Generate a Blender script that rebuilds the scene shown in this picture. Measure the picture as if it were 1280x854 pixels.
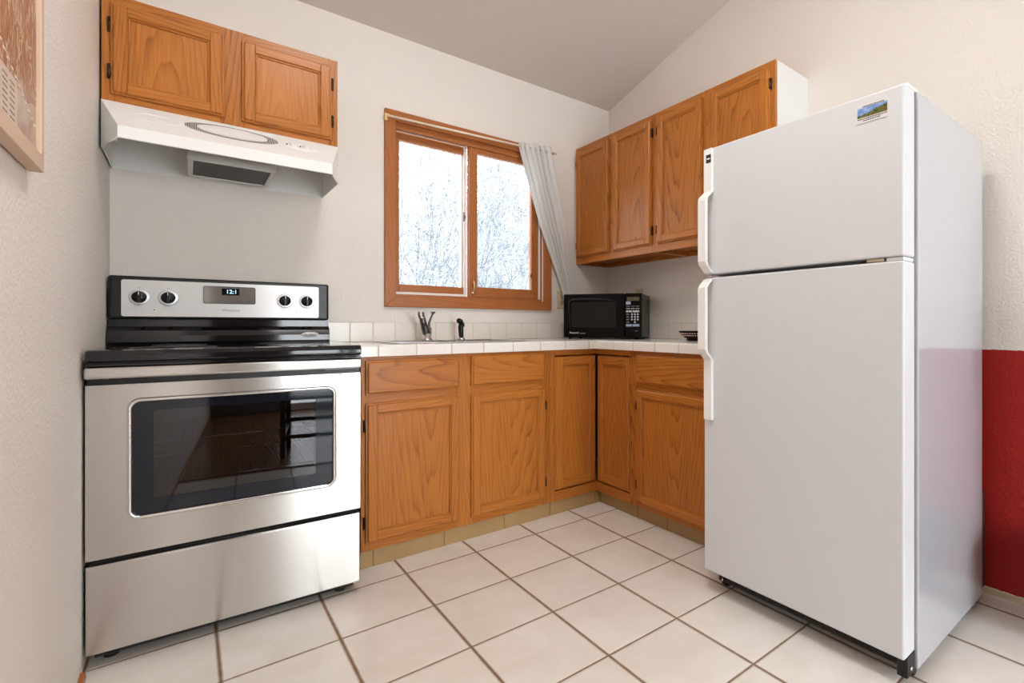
import bpy, bmesh, math, random
from mathutils import Vector, Matrix

# ------------------------------------------------------------------ camera, world, lights, exposure
S = bpy.context.scene
C = S.collection
for o in list(bpy.data.objects):
    bpy.data.objects.remove(o)
cam_d = bpy.data.cameras.new('camera')
cam = bpy.data.objects.new('camera', cam_d)
C.objects.link(cam)
cam_d.sensor_fit = 'HORIZONTAL'
cam_d.sensor_width = 36.0
cam_d.lens = 629.96 / 1280 * 36.0
cam_d.shift_x = (640 - 757.63) / 1280
cam_d.shift_y = (408.12 - 427) / 1280
cam_d.clip_start = 0.02
cam.location = (0.2319, -2.7319, 0.9911)
cam.rotation_euler = (math.radians(90), 0, math.radians(-39.706))
S.camera = cam

S.view_settings.view_transform = 'Standard'
S.view_settings.look = 'None'
S.view_settings.gamma = 1
S.view_settings.use_curve_mapping = False
S.view_settings.exposure = 0.0

w = bpy.data.worlds.new('overcast_sky')
S.world = w
w.use_nodes = True
w.node_tree.nodes['Background'].inputs[0].default_value = (0.93, 0.97, 1.0, 1)
w.node_tree.nodes['Background'].inputs[1].default_value = 7.5

def area(name, loc, rot, sx, sy, power, color):
    l = bpy.data.lights.new(name, 'AREA')
    l.shape = 'RECTANGLE'; l.size = sx; l.size_y = sy
    l.energy = power; l.color = color
    o = bpy.data.objects.new(name, l); C.objects.link(o)
    o.location = loc; o.rotation_euler = rot
    return o
R90 = math.radians(90)
# daylight through the two panes of the glazed door in the rear wall
area('daylight_rear', (1.02, -5.52, 1.15), (R90, 0, 0), 0.60, 2.0, 25, (0.90, 0.95, 1.0))
area('daylight_rear', (1.83, -5.52, 1.15), (R90, 0, 0), 0.82, 2.0, 35, (0.90, 0.95, 1.0))
# fill light from above, under an unseen ceiling lamp added for it
area('fill_lamp_light', (0.85, -2.0, 2.95), (0, 0, 0), 0.50, 0.50, 25, (1.0, 0.98, 0.955))
# the sink window guides the sky light in
p_ = area('window_portal', (1.515, 0.13, 1.6), (-R90, 0, 0), 0.9, 0.92, 1, (1, 1, 1))
p_.data.cycles.is_portal = True

# ------------------------------------------------------------------ mesh builder
class MB:
    def __init__(s):
        s.bm = bmesh.new()
    def _new(s, f0, mi, smooth=False):
        for f in list(s.bm.faces)[f0:]:
            f.material_index = mi; f.smooth = smooth
    def box(s, x0, x1, y0, y1, z0, z1, bev=0.0, mi=0, seg=2, rot=None, piv=None):
        t = bmesh.new()
        bmesh.ops.create_cube(t, size=1)
        for v in t.verts:
            v.co = Vector(((x0+x1)/2 + v.co.x*(x1-x0), (y0+y1)/2 + v.co.y*(y1-y0), (z0+z1)/2 + v.co.z*(z1-z0)))
        if bev > 0:
            bmesh.ops.bevel(t, geom=list(t.edges), offset=bev, segments=seg, affect='EDGES', profile=0.5)
        if rot is not None:
            pv = Vector(piv) if piv else Vector(((x0+x1)/2, (y0+y1)/2, (z0+z1)/2))
            for v in t.verts: v.co = pv + rot @ (v.co - pv)
        s.merge(t, mi, False)
        return s
    def merge(s, t, mi=0, smooth=False):
        m = {}
        for v in t.verts: m[v] = s.bm.verts.new(v.co)
        for f in t.faces:
            try:
                g = s.bm.faces.new([m[v] for v in f.verts]); g.material_index = mi; g.smooth = smooth
            except ValueError: pass
        t.free()
    def poly(s, pts, mi=0, smooth=False):
        f = s.bm.faces.new([s.bm.verts.new(p) for p in pts]); f.material_index = mi; f.smooth = smooth
        return s
    def prism(s, pts, axis, a0, a1, mi=0, smooth=False, bev=0.0):
        """2-D polygon pts swept along axis from a0 to a1 ('x': pts=(y,z), 'y': pts=(x,z), 'z': pts=(x,y))"""
        def P(p, a):
            return {'x': (a, p[0], p[1]), 'y': (p[0], a, p[1]), 'z': (p[0], p[1], a)}[axis]
        t = bmesh.new()
        A = [t.verts.new(P(p, a0)) for p in pts]; B = [t.verts.new(P(p, a1)) for p in pts]
        n = len(pts)
        t.faces.new(A); t.faces.new(B[::-1])
        for i in range(n):
            t.faces.new((A[i], B[i], B[(i+1) % n], A[(i+1) % n]))
        bmesh.ops.recalc_face_normals(t, faces=t.faces)
        if bev > 0:
            bmesh.ops.bevel(t, geom=list(t.edges), offset=bev, segments=2, affect='EDGES', profile=0.5)
        s.merge(t, mi, smooth)
        return s
    def lathe(s, prof, center, axis='z', n=32, mi=0, cap=True, smooth=True, sy=1.0):
        """prof = [(r, h)...]"""
        cx, cy, cz = center
        t = bmesh.new(); rings = []
        for r, h in prof:
            ring = []
            for k in range(n):
                a = 2*math.pi*k/n; u, v = r*math.cos(a), r*math.sin(a)*sy
                if axis == 'z': p = (cx+u, cy+v, cz+h)
                elif axis == 'y': p = (cx+u, cy+h, cz+v)
                else: p = (cx+h, cy+u, cz+v)
                ring.append(t.verts.new(p))
            rings.append(ring)
        for a, b in zip(rings, rings[1:]):
            for k in range(n):
                t.faces.new((a[k], a[(k+1) % n], b[(k+1) % n], b[k]))
        if cap:
            t.faces.new(rings[0][::-1]); t.faces.new(rings[-1])
        bmesh.ops.recalc_face_normals(t, faces=t.faces)
        s.merge(t, mi, smooth)
        return s
    def tube(s, pts, rad, n=10, mi=0, cap=True, smooth=True, flat=1.0):
        pts = [Vector(p) for p in pts]
        rads = rad if isinstance(rad, (list, tuple)) else [rad]*len(pts)
        t = bmesh.new(); rings = []; up = None
        for i, p in enumerate(pts):
            d = (pts[min(i+1, len(pts)-1)] - pts[max(i-1, 0)]).normalized()
            if up is None:
                up = Vector((0, 0, 1)) if abs(d.z) < 0.9 else Vector((1, 0, 0))
            a = d.cross(up).normalized(); b = a.cross(d).normalized(); up = b
            rings.append([t.verts.new(p + a*rads[i]*math.cos(2*math.pi*k/n) + b*rads[i]*flat*math.sin(2*math.pi*k/n)) for k in range(n)])
        for q, r in zip(rings, rings[1:]):
            for k in range(n):
                t.faces.new((q[k], q[(k+1) % n], r[(k+1) % n], r[k]))
        if cap and n > 2:
            t.faces.new(rings[0][::-1]); t.faces.new(rings[-1])
        bmesh.ops.recalc_face_normals(t, faces=t.faces)
        s.merge(t, mi, smooth)
        return s
    def ring_plate(s, outer, inner, fy, depth, mi=0):
        """plate in the xz plane at y=fy..fy+depth, rectangle outer=(x0,x1,z0,z1), hole = loop of (x,z) made by rrect"""
        x0, x1, z0, z1 = outer
        cx, cz = (x0+x1)/2, (z0+z1)/2
        ol = [((x1 if p[0] > cx else x0), (z1 if p[1] > cz else z0)) for p in inner]
        t = bmesh.new(); n = len(inner)
        def V(p, y, c={}):
            return t.verts.new((p[0], y, p[1]))
        I0 = [V(p, fy) for p in inner]; I1 = [V(p, fy+depth) for p in inner]
        cache = {}
        def OV(p, y):
            k = (p, y)
            if k not in cache: cache[k] = V(p, y)
            return cache[k]
        for i in range(n):
            j = (i+1) % n
            for y, L in ((fy, I0), (fy+depth, I1)):
                a, b = OV(ol[i], y), OV(ol[j], y)
                t.faces.new([L[i], L[j]] + ([b] if a is b else [b, a]))
            t.faces.new((I0[i], I0[j], I1[j], I1[i]))
            if ol[i] != ol[j]:
                t.faces.new((OV(ol[i], fy), OV(ol[j], fy), OV(ol[j], fy+depth), OV(ol[i], fy+depth)))
        bmesh.ops.recalc_face_normals(t, faces=t.faces)
        s.merge(t, mi, False)
        return s

def rrect(x0, x1, z0, z1, r, n=6):
    out = []
    for cx, cz, a0 in ((x1-r, z1-r, 0), (x0+r, z1-r, 90), (x0+r, z0+r, 180), (x1-r, z0+r, 270)):
        for k in range(n+1):
            a = math.radians(a0 + 90*k/n)
            out.append((cx + r*math.cos(a), cz + r*math.sin(a)))
    return out

def part(name, mb, mats, parent=None, world=True, solid=0.0, label=None):
    """link one mesh object; world=True: the builder's coordinates are world coordinates"""
    me = bpy.data.meshes.new(name)
    mats = list(mats) if isinstance(mats, (list, tuple)) else [mats]
    if parent is not None and world:
        r = parent
        while r.parent is not None: r = r.parent
        mb.bm.transform(ROOTS[r.name].inverted())
    org = Vector((0, 0, 0))
    if mats[0].name.startswith(('honey_oak', 'stained_fir')):      # boards keep their own origin, so every board shows its own grain
        cs = [v.co for v in mb.bm.verts]
        org = Vector([(min(c[k] for c in cs)+max(c[k] for c in cs))/2 for k in range(3)])
    base = ORG.get(parent.name, Vector((0, 0, 0))) if parent is not None else Vector((0, 0, 0))
    mb.bm.transform(Matrix.Translation(-org))
    mb.bm.to_mesh(me); mb.bm.free()
    o = bpy.data.objects.new(name, me); C.objects.link(o)
    for m in mats: me.materials.append(m)
    if parent is not None: o.parent = parent
    o.location = org - base; ORG[o.name] = org
    if solid:
        md = o.modifiers.new('solid', 'SOLIDIFY'); md.thickness = solid; md.offset = -1
    if label: o['label'] = label
    return o
ROOTS, ORG = {}, {}
def thing(name, label, cat, loc=(0, 0, 0), rz=0.0, group=None):
    o = bpy.data.objects.new(name, None); C.objects.link(o)
    o.empty_display_size = 0.1
    o.location = loc; o.rotation_euler = (0, 0, rz)
    ROOTS[o.name] = Matrix.Translation(loc) @ Matrix.Rotation(rz, 4, 'Z')
    o['label'] = label; o['category'] = cat
    if group: o['group'] = group
    return o
def tag(o, label, cat, group=None, kind=None):
    o['label'] = label; o['category'] = cat
    if group: o['group'] = group
    if kind: o['kind'] = kind
    return o
def struct(name, mb, mats):
    o = part(name, mb, mats); o['kind'] = 'structure'; return o
def struct_root(name, loc=(0, 0, 0)):
    o = bpy.data.objects.new(name, None); C.objects.link(o); o.location = loc
    ROOTS[o.name] = Matrix.Translation(loc); o['kind'] = 'structure'; return o

def text_part(name, txt, size, mat, parent, loc, rot, extrude=0.0004, align='CENTER', font_shear=0.0):
    cu = bpy.data.curves.new(name, 'FONT')
    cu.body = txt; cu.size = size; cu.extrude = extrude; cu.align_x = align; cu.align_y = 'CENTER'; cu.shear = font_shear
    t = bpy.data.objects.new(name + '_curve', cu); C.objects.link(t)
    dg = bpy.context.evaluated_depsgraph_get(); dg.update()
    me = bpy.data.meshes.new_from_object(t.evaluated_get(dg))
    bpy.data.objects.remove(t); bpy.data.curves.remove(cu)
    me.transform(Matrix.Translation(loc) @ rot.to_4x4())
    assert parent is None or ORG.get(parent.name, Vector()).length == 0
    me.materials.clear(); me.materials.append(mat)
    o = bpy.data.objects.new(name, me); C.objects.link(o); o.parent = parent
    return o

# ------------------------------------------------------------------ materials
class N:
    """small node helper"""
    def __init__(s, name):
        s.m = bpy.data.materials.new(name); s.m.use_nodes = True
        s.t = s.m.node_tree; s.b = s.t.nodes['Principled BSDF']; s.out = s.t.nodes['Material Output']
    def n(s, typ, **kw):
        x = s.t.nodes.new(typ)
        for k, v in kw.items():
            if k.startswith('i_'): x.inputs[k[2:].replace('_', ' ')].default_value = v
            else: setattr(x, k, v)
        return x
    def l(s, a, b): s.t.links.new(a, b)
    def math(s, op, a, b=None, c=None):
        x = s.t.nodes.new('ShaderNodeMath'); x.operation = op
        for i, v in enumerate((a, b, c)):
            if v is None: continue
            if isinstance(v, (int, float)): x.inputs[i].default_value = v
            else: s.l(v, x.inputs[i])
        return x.outputs[0]
    def vmath(s, op, a, b=None):
        x = s.t.nodes.new('ShaderNodeVectorMath'); x.operation = op
        for i, v in enumerate((a, b)):
            if v is None: continue
            if isinstance(v, tuple): x.inputs[i].default_value = v
            else: s.l(v, x.inputs[i])
        return x.outputs[0]
    def mix(s, f, a, b, blend='MIX'):
        x = s.t.nodes.new('ShaderNodeMix'); x.data_type = 'RGBA'; x.blend_type = blend
        for k, v in ((0, f), (6, a), (7, b)):
            if isinstance(v, (int, float)): x.inputs[k].default_value = v
            elif isinstance(v, tuple): x.inputs[k].default_value = v if len(v) == 4 else (*v, 1)
            else: s.l(v, x.inputs[k])
        return x.outputs[2]
    def ramp(s, f, stops):
        x = s.t.nodes.new('ShaderNodeValToRGB'); e = x.color_ramp.elements
        while len(e) < len(stops): e.new(0.5)
        for k, (p, c) in enumerate(stops):
            e[k].position = p; e[k].color = (*c, 1) if len(c) == 3 else c
        s.l(f, x.inputs[0]); return x.outputs[0]
    def noise(s, vec, scale, detail=3, rough=0.5, dist=0.0):
        x = s.n('ShaderNodeTexNoise'); x.inputs['Scale'].default_value = scale
        x.inputs['Detail'].default_value = detail; x.inputs['Roughness'].default_value = rough; x.inputs['Distortion'].default_value = dist
        if vec is not None: s.l(vec, x.inputs['Vector'])
        return x.outputs[0]
    def obj(s): return s.n('ShaderNodeTexCoord').outputs['Object']
    def bump(s, h, strength, dist=0.01):
        x = s.n('ShaderNodeBump'); x.inputs['Strength'].default_value = strength; x.inputs['Distance'].default_value = dist
        s.l(h, x.inputs['Height']); s.l(x.outputs[0], s.b.inputs['Normal'])
    def set(s, **kw):
        for k, v in kw.items():
            i = s.b.inputs[{'col': 'Base Color', 'rough': 'Roughness', 'metal': 'Metallic', 'spec': 'Specular IOR Level', 'coat': 'Coat Weight',
                            'coatr': 'Coat Roughness', 'aniso': 'Anisotropic', 'anir': 'Anisotropic Rotation', 'ior': 'IOR', 'sss': 'Subsurface Weight', 'trans': 'Transmission Weight'}[k]]
            if isinstance(v, (int, float)): i.default_value = v
            elif isinstance(v, tuple): i.default_value = (*v, 1)
            else: s.l(v, i)
        return s

def plain(name, col, rough=0.5, metal=0.0, **kw):
    return N(name).set(col=col, rough=rough, metal=metal, **kw).m

def wood(name, axis, light, dark, scale=15.0, stretch=0.07, rough=0.32):
    a = N(name)
    co = a.obj()
    rnd = a.n('ShaderNodeObjectInfo').outputs['Random']
    offs = a.n('ShaderNodeCombineXYZ')
    a.l(a.math('MULTIPLY_ADD', rnd, 0.9, -0.45), offs.inputs[0]); a.l(a.math('MULTIPLY_ADD', rnd, 7.3, 0.2), offs.inputs[1]); a.l(a.math('MULTIPLY', rnd, 3.1), offs.inputs[2])
    sc = {'x': (stretch, 1, 1), 'y': (1, stretch, 1), 'z': (1, 1, stretch)}[axis]
    st = a.vmath('MULTIPLY', co, sc)
    p = a.vmath('ADD', st, offs.outputs[0])
    warp = a.n('ShaderNodeTexNoise'); warp.inputs['Scale'].default_value = 9.0; warp.inputs['Detail'].default_value = 2.5
    a.l(p, warp.inputs['Vector'])
    wv = a.vmath('MULTIPLY', a.vmath('SUBTRACT', warp.outputs['Color'], (0.5, 0.5, 0.5)), (0.11, 0.11, 0.11))
    # cone-shaped year rings: cut lengthwise they give arches, with straight grain beside them
    sep = a.n('ShaderNodeSeparateXYZ'); a.l(a.vmath('ADD', co, a.vmath('MULTIPLY', wv, (1.0, 1.0, 1.0))), sep.inputs[0])
    ia, ib = {'x': (1, 2), 'y': (0, 2), 'z': (0, 1)}[axis]
    ig = {'x': 0, 'y': 1, 'z': 2}[axis]
    r2 = a.math('FRACT', a.math('MULTIPLY', rnd, 7.77)); r3 = a.math('FRACT', a.math('MULTIPLY', rnd, 23.1))
    u = a.math('ADD', sep.outputs[ia], a.math('MULTIPLY_ADD', r2, 0.12, -0.06))
    v = a.math('ADD', sep.outputs[ib], a.math('MULTIPLY_ADD', r3, 0.12, -0.06))
    rad = a.math('SQRT', a.math('ADD', a.math('ADD', a.math('MULTIPLY', u, u), a.math('MULTIPLY', v, v)), 0.0012))
    sgn = a.math('MULTIPLY_ADD', a.math('GREATER_THAN', r3, 0.5), 2.0, -1.0)
    dd = a.math('ADD', rad, a.math('MULTIPLY', a.math('MULTIPLY', sep.outputs[ig], sgn), 0.095))
    ring = a.math('FRACT', a.math('MULTIPLY', dd, scale*4.2))
    band = a.ramp(ring, [(0.0, (0.05,)*3), (0.45, (0.22,)*3), (0.80, (0.62,)*3), (0.90, (1,)*3), (1.0, (0.05,)*3)])
    fsc = {'x': (6, 190, 190), 'y': (190, 6, 190), 'z': (190, 190, 6)}[axis]
    pore = a.noise(a.vmath('MULTIPLY', co, fsc), 1.0, 2, 0.6)
    broad = a.noise(p, 3.0, 2)
    f = a.math('ADD', a.math('MULTIPLY', band, a.math('MULTIPLY_ADD', broad, 0.7, 0.08)), a.math('MULTIPLY_ADD', pore, 0.85, -0.28))
    f = a.math('ADD', f, a.math('MULTIPLY_ADD', broad, 0.5, -0.25))
    col = a.ramp(f, [(0.0, light), (0.45, tuple((2*l+d_)/3 for l, d_ in zip(light, dark))), (1.0, dark)])
    a.set(col=col, rough=rough, spec=0.28, coat=0.05, coatr=0.25)
    a.bump(pore, 0.06, 0.002)
    return a.m
OL, OD = (0.53, 0.185, 0.032), (0.135, 0.031, 0.004)
OAK = {k: wood('honey_oak_' + k, k, OL, OD) for k in 'xyz'}
FIR = {k: wood('stained_fir_' + k, k, (0.44, 0.155, 0.045), (0.27, 0.075, 0.018), 11.0, 0.04) for k in 'xz'}
TAN = plain('tan_frame_wood', (0.66, 0.48, 0.34), 0.5)

def wall_mat(name, red=False):
    a = N(name); co = a.obj()
    base = a.mix(a.noise(co, 1.3, 3), (0.79, 0.73, 0.665), (0.82, 0.77, 0.715))
    if red:
        sp = a.n('ShaderNodeSeparateXYZ'); a.l(co, sp.inputs[0])
        z = a.math('ADD', sp.outputs[2], a.math('MULTIPLY_ADD', a.noise(co, 60, 2), 0.006, -0.003))
        m = a.math('MULTIPLY', a.math('LESS_THAN', z, 0.905), a.math('LESS_THAN', sp.outputs[1], -1.9))
        m = a.math('MULTIPLY', m, a.math('GREATER_THAN', z, 0.022))
        base = a.mix(m, base, (0.36, 0.012, 0.010))
    a.set(col=base, rough=0.55, spec=0.3)
    h = a.noise(co, 95, 4, 0.55)
    h2 = a.ramp(h, [(0.42, (0,)*3), (0.62, (1,)*3)])
    a.bump(h2, 0.30, 0.004)
    return a.m
WALL = wall_mat('cream_orange_peel_paint'); WALLR = wall_mat('cream_and_red_paint', True)
a = N('ceiling_paint'); co = a.obj(); a.set(col=a.mix(a.noise(co, 2, 2), (0.66, 0.605, 0.55), (0.69, 0.635, 0.58)), rough=0.8, spec=0.2)
a.bump(a.noise(co, 120, 3), 0.15, 0.003); CEIL = a.m

def tile_mat(name, px, py, ox, oy, pitchx, pitchy, half, tcol, tcol2, gcol, axes='xy', rough=0.3, bumpd=0.003, mottled=1.0, yline=1.0):
    a = N(name); co = a.obj()
    sp = a.n('ShaderNodeSeparateXYZ'); a.l(co, sp.inputs[0])
    ax = {'x': 0, 'y': 1, 'z': 2}
    U, V = sp.outputs[ax[axes[0]]], sp.outputs[ax[axes[1]]]
    cells = []; dist = []
    for q, o_, p_ in ((U, ox, pitchx), (V, oy, pitchy)):
        u = a.math('DIVIDE', a.math('SUBTRACT', q, o_), p_)
        fr = a.math('FRACT', u)
        cells.append(a.math('FLOOR', u))
        dist.append(a.math('MULTIPLY', a.math('MINIMUM', fr, a.math('SUBTRACT', 1.0, fr)), p_))
    wob = a.math('MULTIPLY_ADD', a.noise(co, 30, 2), 0.0025, -0.00125)
    dm = a.math('ADD', a.math('MINIMUM', dist[0], a.math('MULTIPLY', dist[1], yline)), wob)
    cell = a.n('ShaderNodeCombineXYZ'); a.l(cells[0], cell.inputs[0]); a.l(cells[1], cell.inputs[1])
    wn = a.n('ShaderNodeTexWhiteNoise'); wn.noise_dimensions = '2D'; a.l(cell.outputs[0], wn.inputs['Vector'])
    # every tile shows another piece of the cloudy glaze
    pos = a.vmath('ADD', co, a.vmath('MULTIPLY', wn.outputs['Color'], (9.0, 9.0, 9.0)))
    cloud = a.noise(pos, 5.0, 5, 0.6, 0.6)
    cloud = a.math('MULTIPLY_ADD', a.math('SUBTRACT', cloud, 0.5), 1.6*mottled, 0.5)
    cl = a.mix(cloud, tcol, tcol2)
    cl = a.mix(1.0, cl, a.ramp(wn.outputs['Value'], [(0, (0.93, 0.93, 0.92)), (1, (1.0, 1.0, 1.0))]), 'MULTIPLY')
    g = a.mix(a.noise(co, 25, 3), gcol, tuple(c*1.5 for c in gcol))
    mask = a.ramp(dm, [(half*0.75, (0,)*3), (half*1.25, (1,)*3)])
    a.set(col=a.mix(mask, g, cl), rough=a.math('MULTIPLY_ADD', mask, rough-0.8, 0.8), spec=0.45)
    hgt = a.math('ADD', a.ramp(dm, [(half*0.6, (0,)*3), (half*2.4, (1,)*3)]), a.math('MULTIPLY', a.noise(co, 18, 4, 0.6), 0.18))
    a.bump(hgt, 0.5, bumpd)
    return a.m
T, OX, OY = 0.3014, 1.8106, -0.665
FLOOR = tile_mat('beige_floor_tile', 0, 0, OX, OY, T, T, 0.0042, (0.75, 0.685, 0.615), (0.87, 0.825, 0.775), (0.14, 0.060, 0.011), rough=0.34, mottled=1.25, yline=1.5)
TOE = {'x': tile_mat('toe_kick_tile_x', 0, 0, 1.40, -0.4, 0.3014, 0.5, 0.002, (0.36, 0.225, 0.095), (0.44, 0.29, 0.13), (0.18, 0.10, 0.04), 'xz', 0.4),
       'y': tile_mat('toe_kick_tile_y', 0, 0, -0.78, -0.4, 0.3014, 0.5, 0.002, (0.36, 0.225, 0.095), (0.44, 0.29, 0.13), (0.18, 0.10, 0.04), 'yz', 0.4)}
SPL = {'x': tile_mat('splash_tile_x', 0, 0, 0.849, 0.91, 0.1077, 0.1025, 0.0014, (0.80, 0.74, 0.665), (0.83, 0.775, 0.705), (0.47, 0.42, 0.36), 'xz', 0.18, 0.0015, 0.4),
       'y': tile_mat('splash_tile_y', 0, 0, -0.05, 0.91, 0.1077, 0.1025, 0.0014, (0.80, 0.74, 0.665), (0.83, 0.775, 0.705), (0.47, 0.42, 0.36), 'yz', 0.18, 0.0015, 0.4)}
CTOP = tile_mat('counter_tile', 0, 0, 0.875, -0.546, 0.1555, 0.154, 0.0016, (0.84, 0.81, 0.77), (0.87, 0.84, 0.80), (0.45, 0.38, 0.30), 'xy', 0.12, 0.0015, 0.3)
CEDX = tile_mat('counter_edge_x', 0, 0, 0.875, 0.5, 0.1555, 1.0, 0.0016, (0.84, 0.80, 0.75), (0.87, 0.83, 0.785), (0.36, 0.29, 0.21), 'xz', 0.14, 0.0015, 0.3)
CEDY = tile_mat('counter_edge_y', 0, 0, -0.546, 0.5, 0.154, 1.0, 0.0016, (0.84, 0.80, 0.75), (0.87, 0.83, 0.785), (0.36, 0.29, 0.21), 'yz', 0.14, 0.0015, 0.3)

def steel(name, base=(0.62, 0.60, 0.575), rough=0.27, axis='x'):
    a = N(name); co = a.obj()
    s = {'x': (0.5, 500, 500), 'z': (300, 300, 2)}[axis]
    n = a.noise(a.vmath('MULTIPLY', co, s), 1.0, 2)
    tg = a.n('ShaderNodeTangent'); tg.direction_type = 'RADIAL'; tg.axis = 'Z'
    a.set(col=base, metal=1.0, rough=a.math('MULTIPLY_ADD', n, 0.015, rough-0.02), aniso=0.95, anir=0.25)
    a.l(tg.outputs[0], a.b.inputs['Tangent'])
    a.bump(n, 0.006, 0.001)
    return a.m
STEEL = steel('brushed_stainless')
PANELSTEEL = steel('brushed_control_panel', (0.80, 0.79, 0.78), 0.42)
PANELSTEEL.node_tree.nodes['Principled BSDF'].inputs['Metallic'].default_value = 0.45
CHROME = plain('polished_chrome', (0.72, 0.72, 0.72), 0.12, 1.0)
GUN = plain('dark_satin_nickel', (0.16, 0.145, 0.13), 0.3, 0.9)
BLACKG = plain('gloss_black_enamel', (0.004, 0.004, 0.005), 0.06, 0.0, spec=0.5)
BLACKP = plain('satin_black_plastic', (0.007, 0.007, 0.0075), 0.32, 0, spec=0.35)
BLACKM = plain('matt_black', (0.012, 0.011, 0.010), 0.7)
BRONZE = plain('dark_bronze_hinge', (0.05, 0.035, 0.02), 0.35, 0.8)
BRASS = plain('brass', (0.72, 0.55, 0.28), 0.28, 1.0)
WHITE = plain('white_enamel', (0.86, 0.855, 0.835), 0.22, 0, spec=0.45)
HOODIN = plain('hood_liner_enamel', (0.62, 0.61, 0.58), 0.4)
a = N('textured_white_door'); co = a.obj(); a.set(col=(0.67, 0.68, 0.70), rough=0.36, spec=0.45); a.bump(a.noise(co, 420, 2), 0.05, 0.001); FDOOR = a.m
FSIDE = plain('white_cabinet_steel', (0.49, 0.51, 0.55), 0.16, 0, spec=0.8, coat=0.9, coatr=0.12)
FHAND = plain('white_handle_plastic', (0.88, 0.87, 0.85), 0.28)
GASK = plain('grey_door_gasket', (0.35, 0.34, 0.33), 0.6)
DARK = plain('dark_recess', (0.02, 0.018, 0.015), 0.8)
IVORY = plain('ivory_plastic', (0.62, 0.50, 0.33), 0.4)
VINYL = plain('white_vinyl', (0.82, 0.80, 0.76), 0.4)
MELA = plain('white_melamine', (0.72, 0.71, 0.69), 0.4)
INKG = plain('grey_ink', (0.25, 0.25, 0.25), 0.5)
INKW = plain('white_ink', (0.8, 0.8, 0.82), 0.5)
INKK = plain('black_ink', (0.02, 0.02, 0.02), 0.5)
KEYB = plain('pale_blue_key', (0.36, 0.42, 0.58), 0.4)
KEYW = plain('pale_grey_key', (0.55, 0.56, 0.58), 0.4)
RED_W = plain('dark_walnut', (0.05, 0.028, 0.016), 0.35)
a = N('blue_clock_digits'); a.set(col=(0.1, 0.3, 0.6)); a.b.inputs['Emission Color'].default_value = (0.45, 0.78, 1.0, 1); a.b.inputs['Emission Strength'].default_value = 2.2; DIGIT = a.m

def glass_mat(name, tint, refl=1.0, rough=0.0):
    a = N(name)
    tr = a.n('ShaderNodeBsdfTransparent'); tr.inputs[0].default_value = (*tint, 1)
    gl = a.n('ShaderNodeBsdfGlossy'); gl.inputs['Roughness'].default_value = rough
    fr = a.n('ShaderNodeFresnel'); fr.inputs[0].default_value = 1.5
    ms = a.n('ShaderNodeMixShader')
    a.l(a.math('MULTIPLY', fr.outputs[0], refl), ms.inputs[0]); a.l(tr.outputs[0], ms.inputs[1]); a.l(gl.outputs[0], ms.inputs[2])
    a.l(ms.outputs[0], a.out.inputs[0])
    return a.m
GLASS = glass_mat('window_glass', (0.96, 0.98, 0.98), 0.8)
OVENGL = glass_mat('tinted_oven_glass', (0.42, 0.42, 0.46), 1.8, 0.01)

# ------------------------------------------------------------------ room shell
W = 2.5245
SL = 0.264                      # slope of the vaulted ceiling
YR = -5.6
cz = lambda y: 2.513 - SL*y
WX0, WX1, WZ0, WZ1 = 1.065, 1.968, 1.147, 2.062   # rough opening of the sink window
b = MB(); b.box(-0.12, W+0.12, YR-0.12, 0.12, -0.10, 0.0)
fl = struct('floor', b, FLOOR)
b = MB(); b.box(0.0, W, YR, -2.80, 0.0, 0.008)
struct('floor', b, wood('brown_floor_boards', 'y', (0.26, 0.13, 0.055), (0.12, 0.05, 0.018), 8.0, 0.05, 0.25))
b = MB()
for x0, x1, z0, z1 in ((-0.12, WX0, 0, 2.52), (WX1, W+0.12, 0, 2.52), (WX0, WX1, 0, WZ0), (WX0, WX1, WZ1, 2.52)):
    b.box(x0, x1, 0.0, 0.12, z0, z1)
struct('wall_back', b, WALL)
b = MB(); b.prism([(0.0, 0), (YR, 0), (YR, cz(YR)), (0.0, cz(0))], 'x', -0.12, 0.0)
struct('wall_left', b, WALL)
b = MB(); b.prism([(0.0, 0), (YR, 0), (YR, cz(YR)), (0.0, cz(0))], 'x', W, W+0.12)
struct('wall_right', b, WALLR)
b = MB(); b.prism([(0.12, cz(0.12)), (YR-0.12, cz(YR-0.12)), (YR-0.12, cz(YR-0.12)+0.12), (0.12, cz(0.12)+0.12)], 'x', -0.12, W+0.12)
struct('ceiling', b, CEIL)
b = MB()
DX0, DX1, DM, DZ = 0.65, 2.31, 1.37, 2.2
for x0, x1, z0, z1 in ((-0.12, DX0, 0, 4.1), (DX1, W+0.12, 0, 4.1), (DX0, DX1, DZ, 4.1)):
    b.box(x0, x1, YR-0.12, YR, z0, z1)
struct('wall_rear', b, plain('rear_wall_darkened', (0.20, 0.165, 0.14), 0.6))  # wall colour darkened to put a shaded side into the steel's reflection
d1 = struct_root('door_1', (DX0, YR, 0))
b = MB()
for x0, x1, z0, z1 in ((DX0, DX0+0.07, 0, DZ), (DX1-0.07, DX1, 0, DZ), (DM-0.06, DM+0.06, 0.08, DZ-0.07), (DX0+0.07, DX1-0.07, DZ-0.07, DZ), (DX0+0.07, DX1-0.07, 0.0, 0.08)):
    b.box(x0, x1, YR-0.09, YR-0.03, z0, z1, 0.004)
part('door_frame', b, VINYL, d1)
b = MB(); b.box(DX0+0.07, DM-0.06, YR-0.065, YR-0.06, 0.08, DZ-0.07); b.box(DM+0.06, DX1-0.07, YR-0.065, YR-0.06, 0.08, DZ-0.07)
part('door_glass', b, GLASS, d1)
b = MB(); b.prism([(0.0, 0.0), (0.012, 0.0), (0.010, 0.014), (0.0, 0.018)], 'y', YR, -0.70)
struct('baseboard_left', b, FIR['x'])
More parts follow.
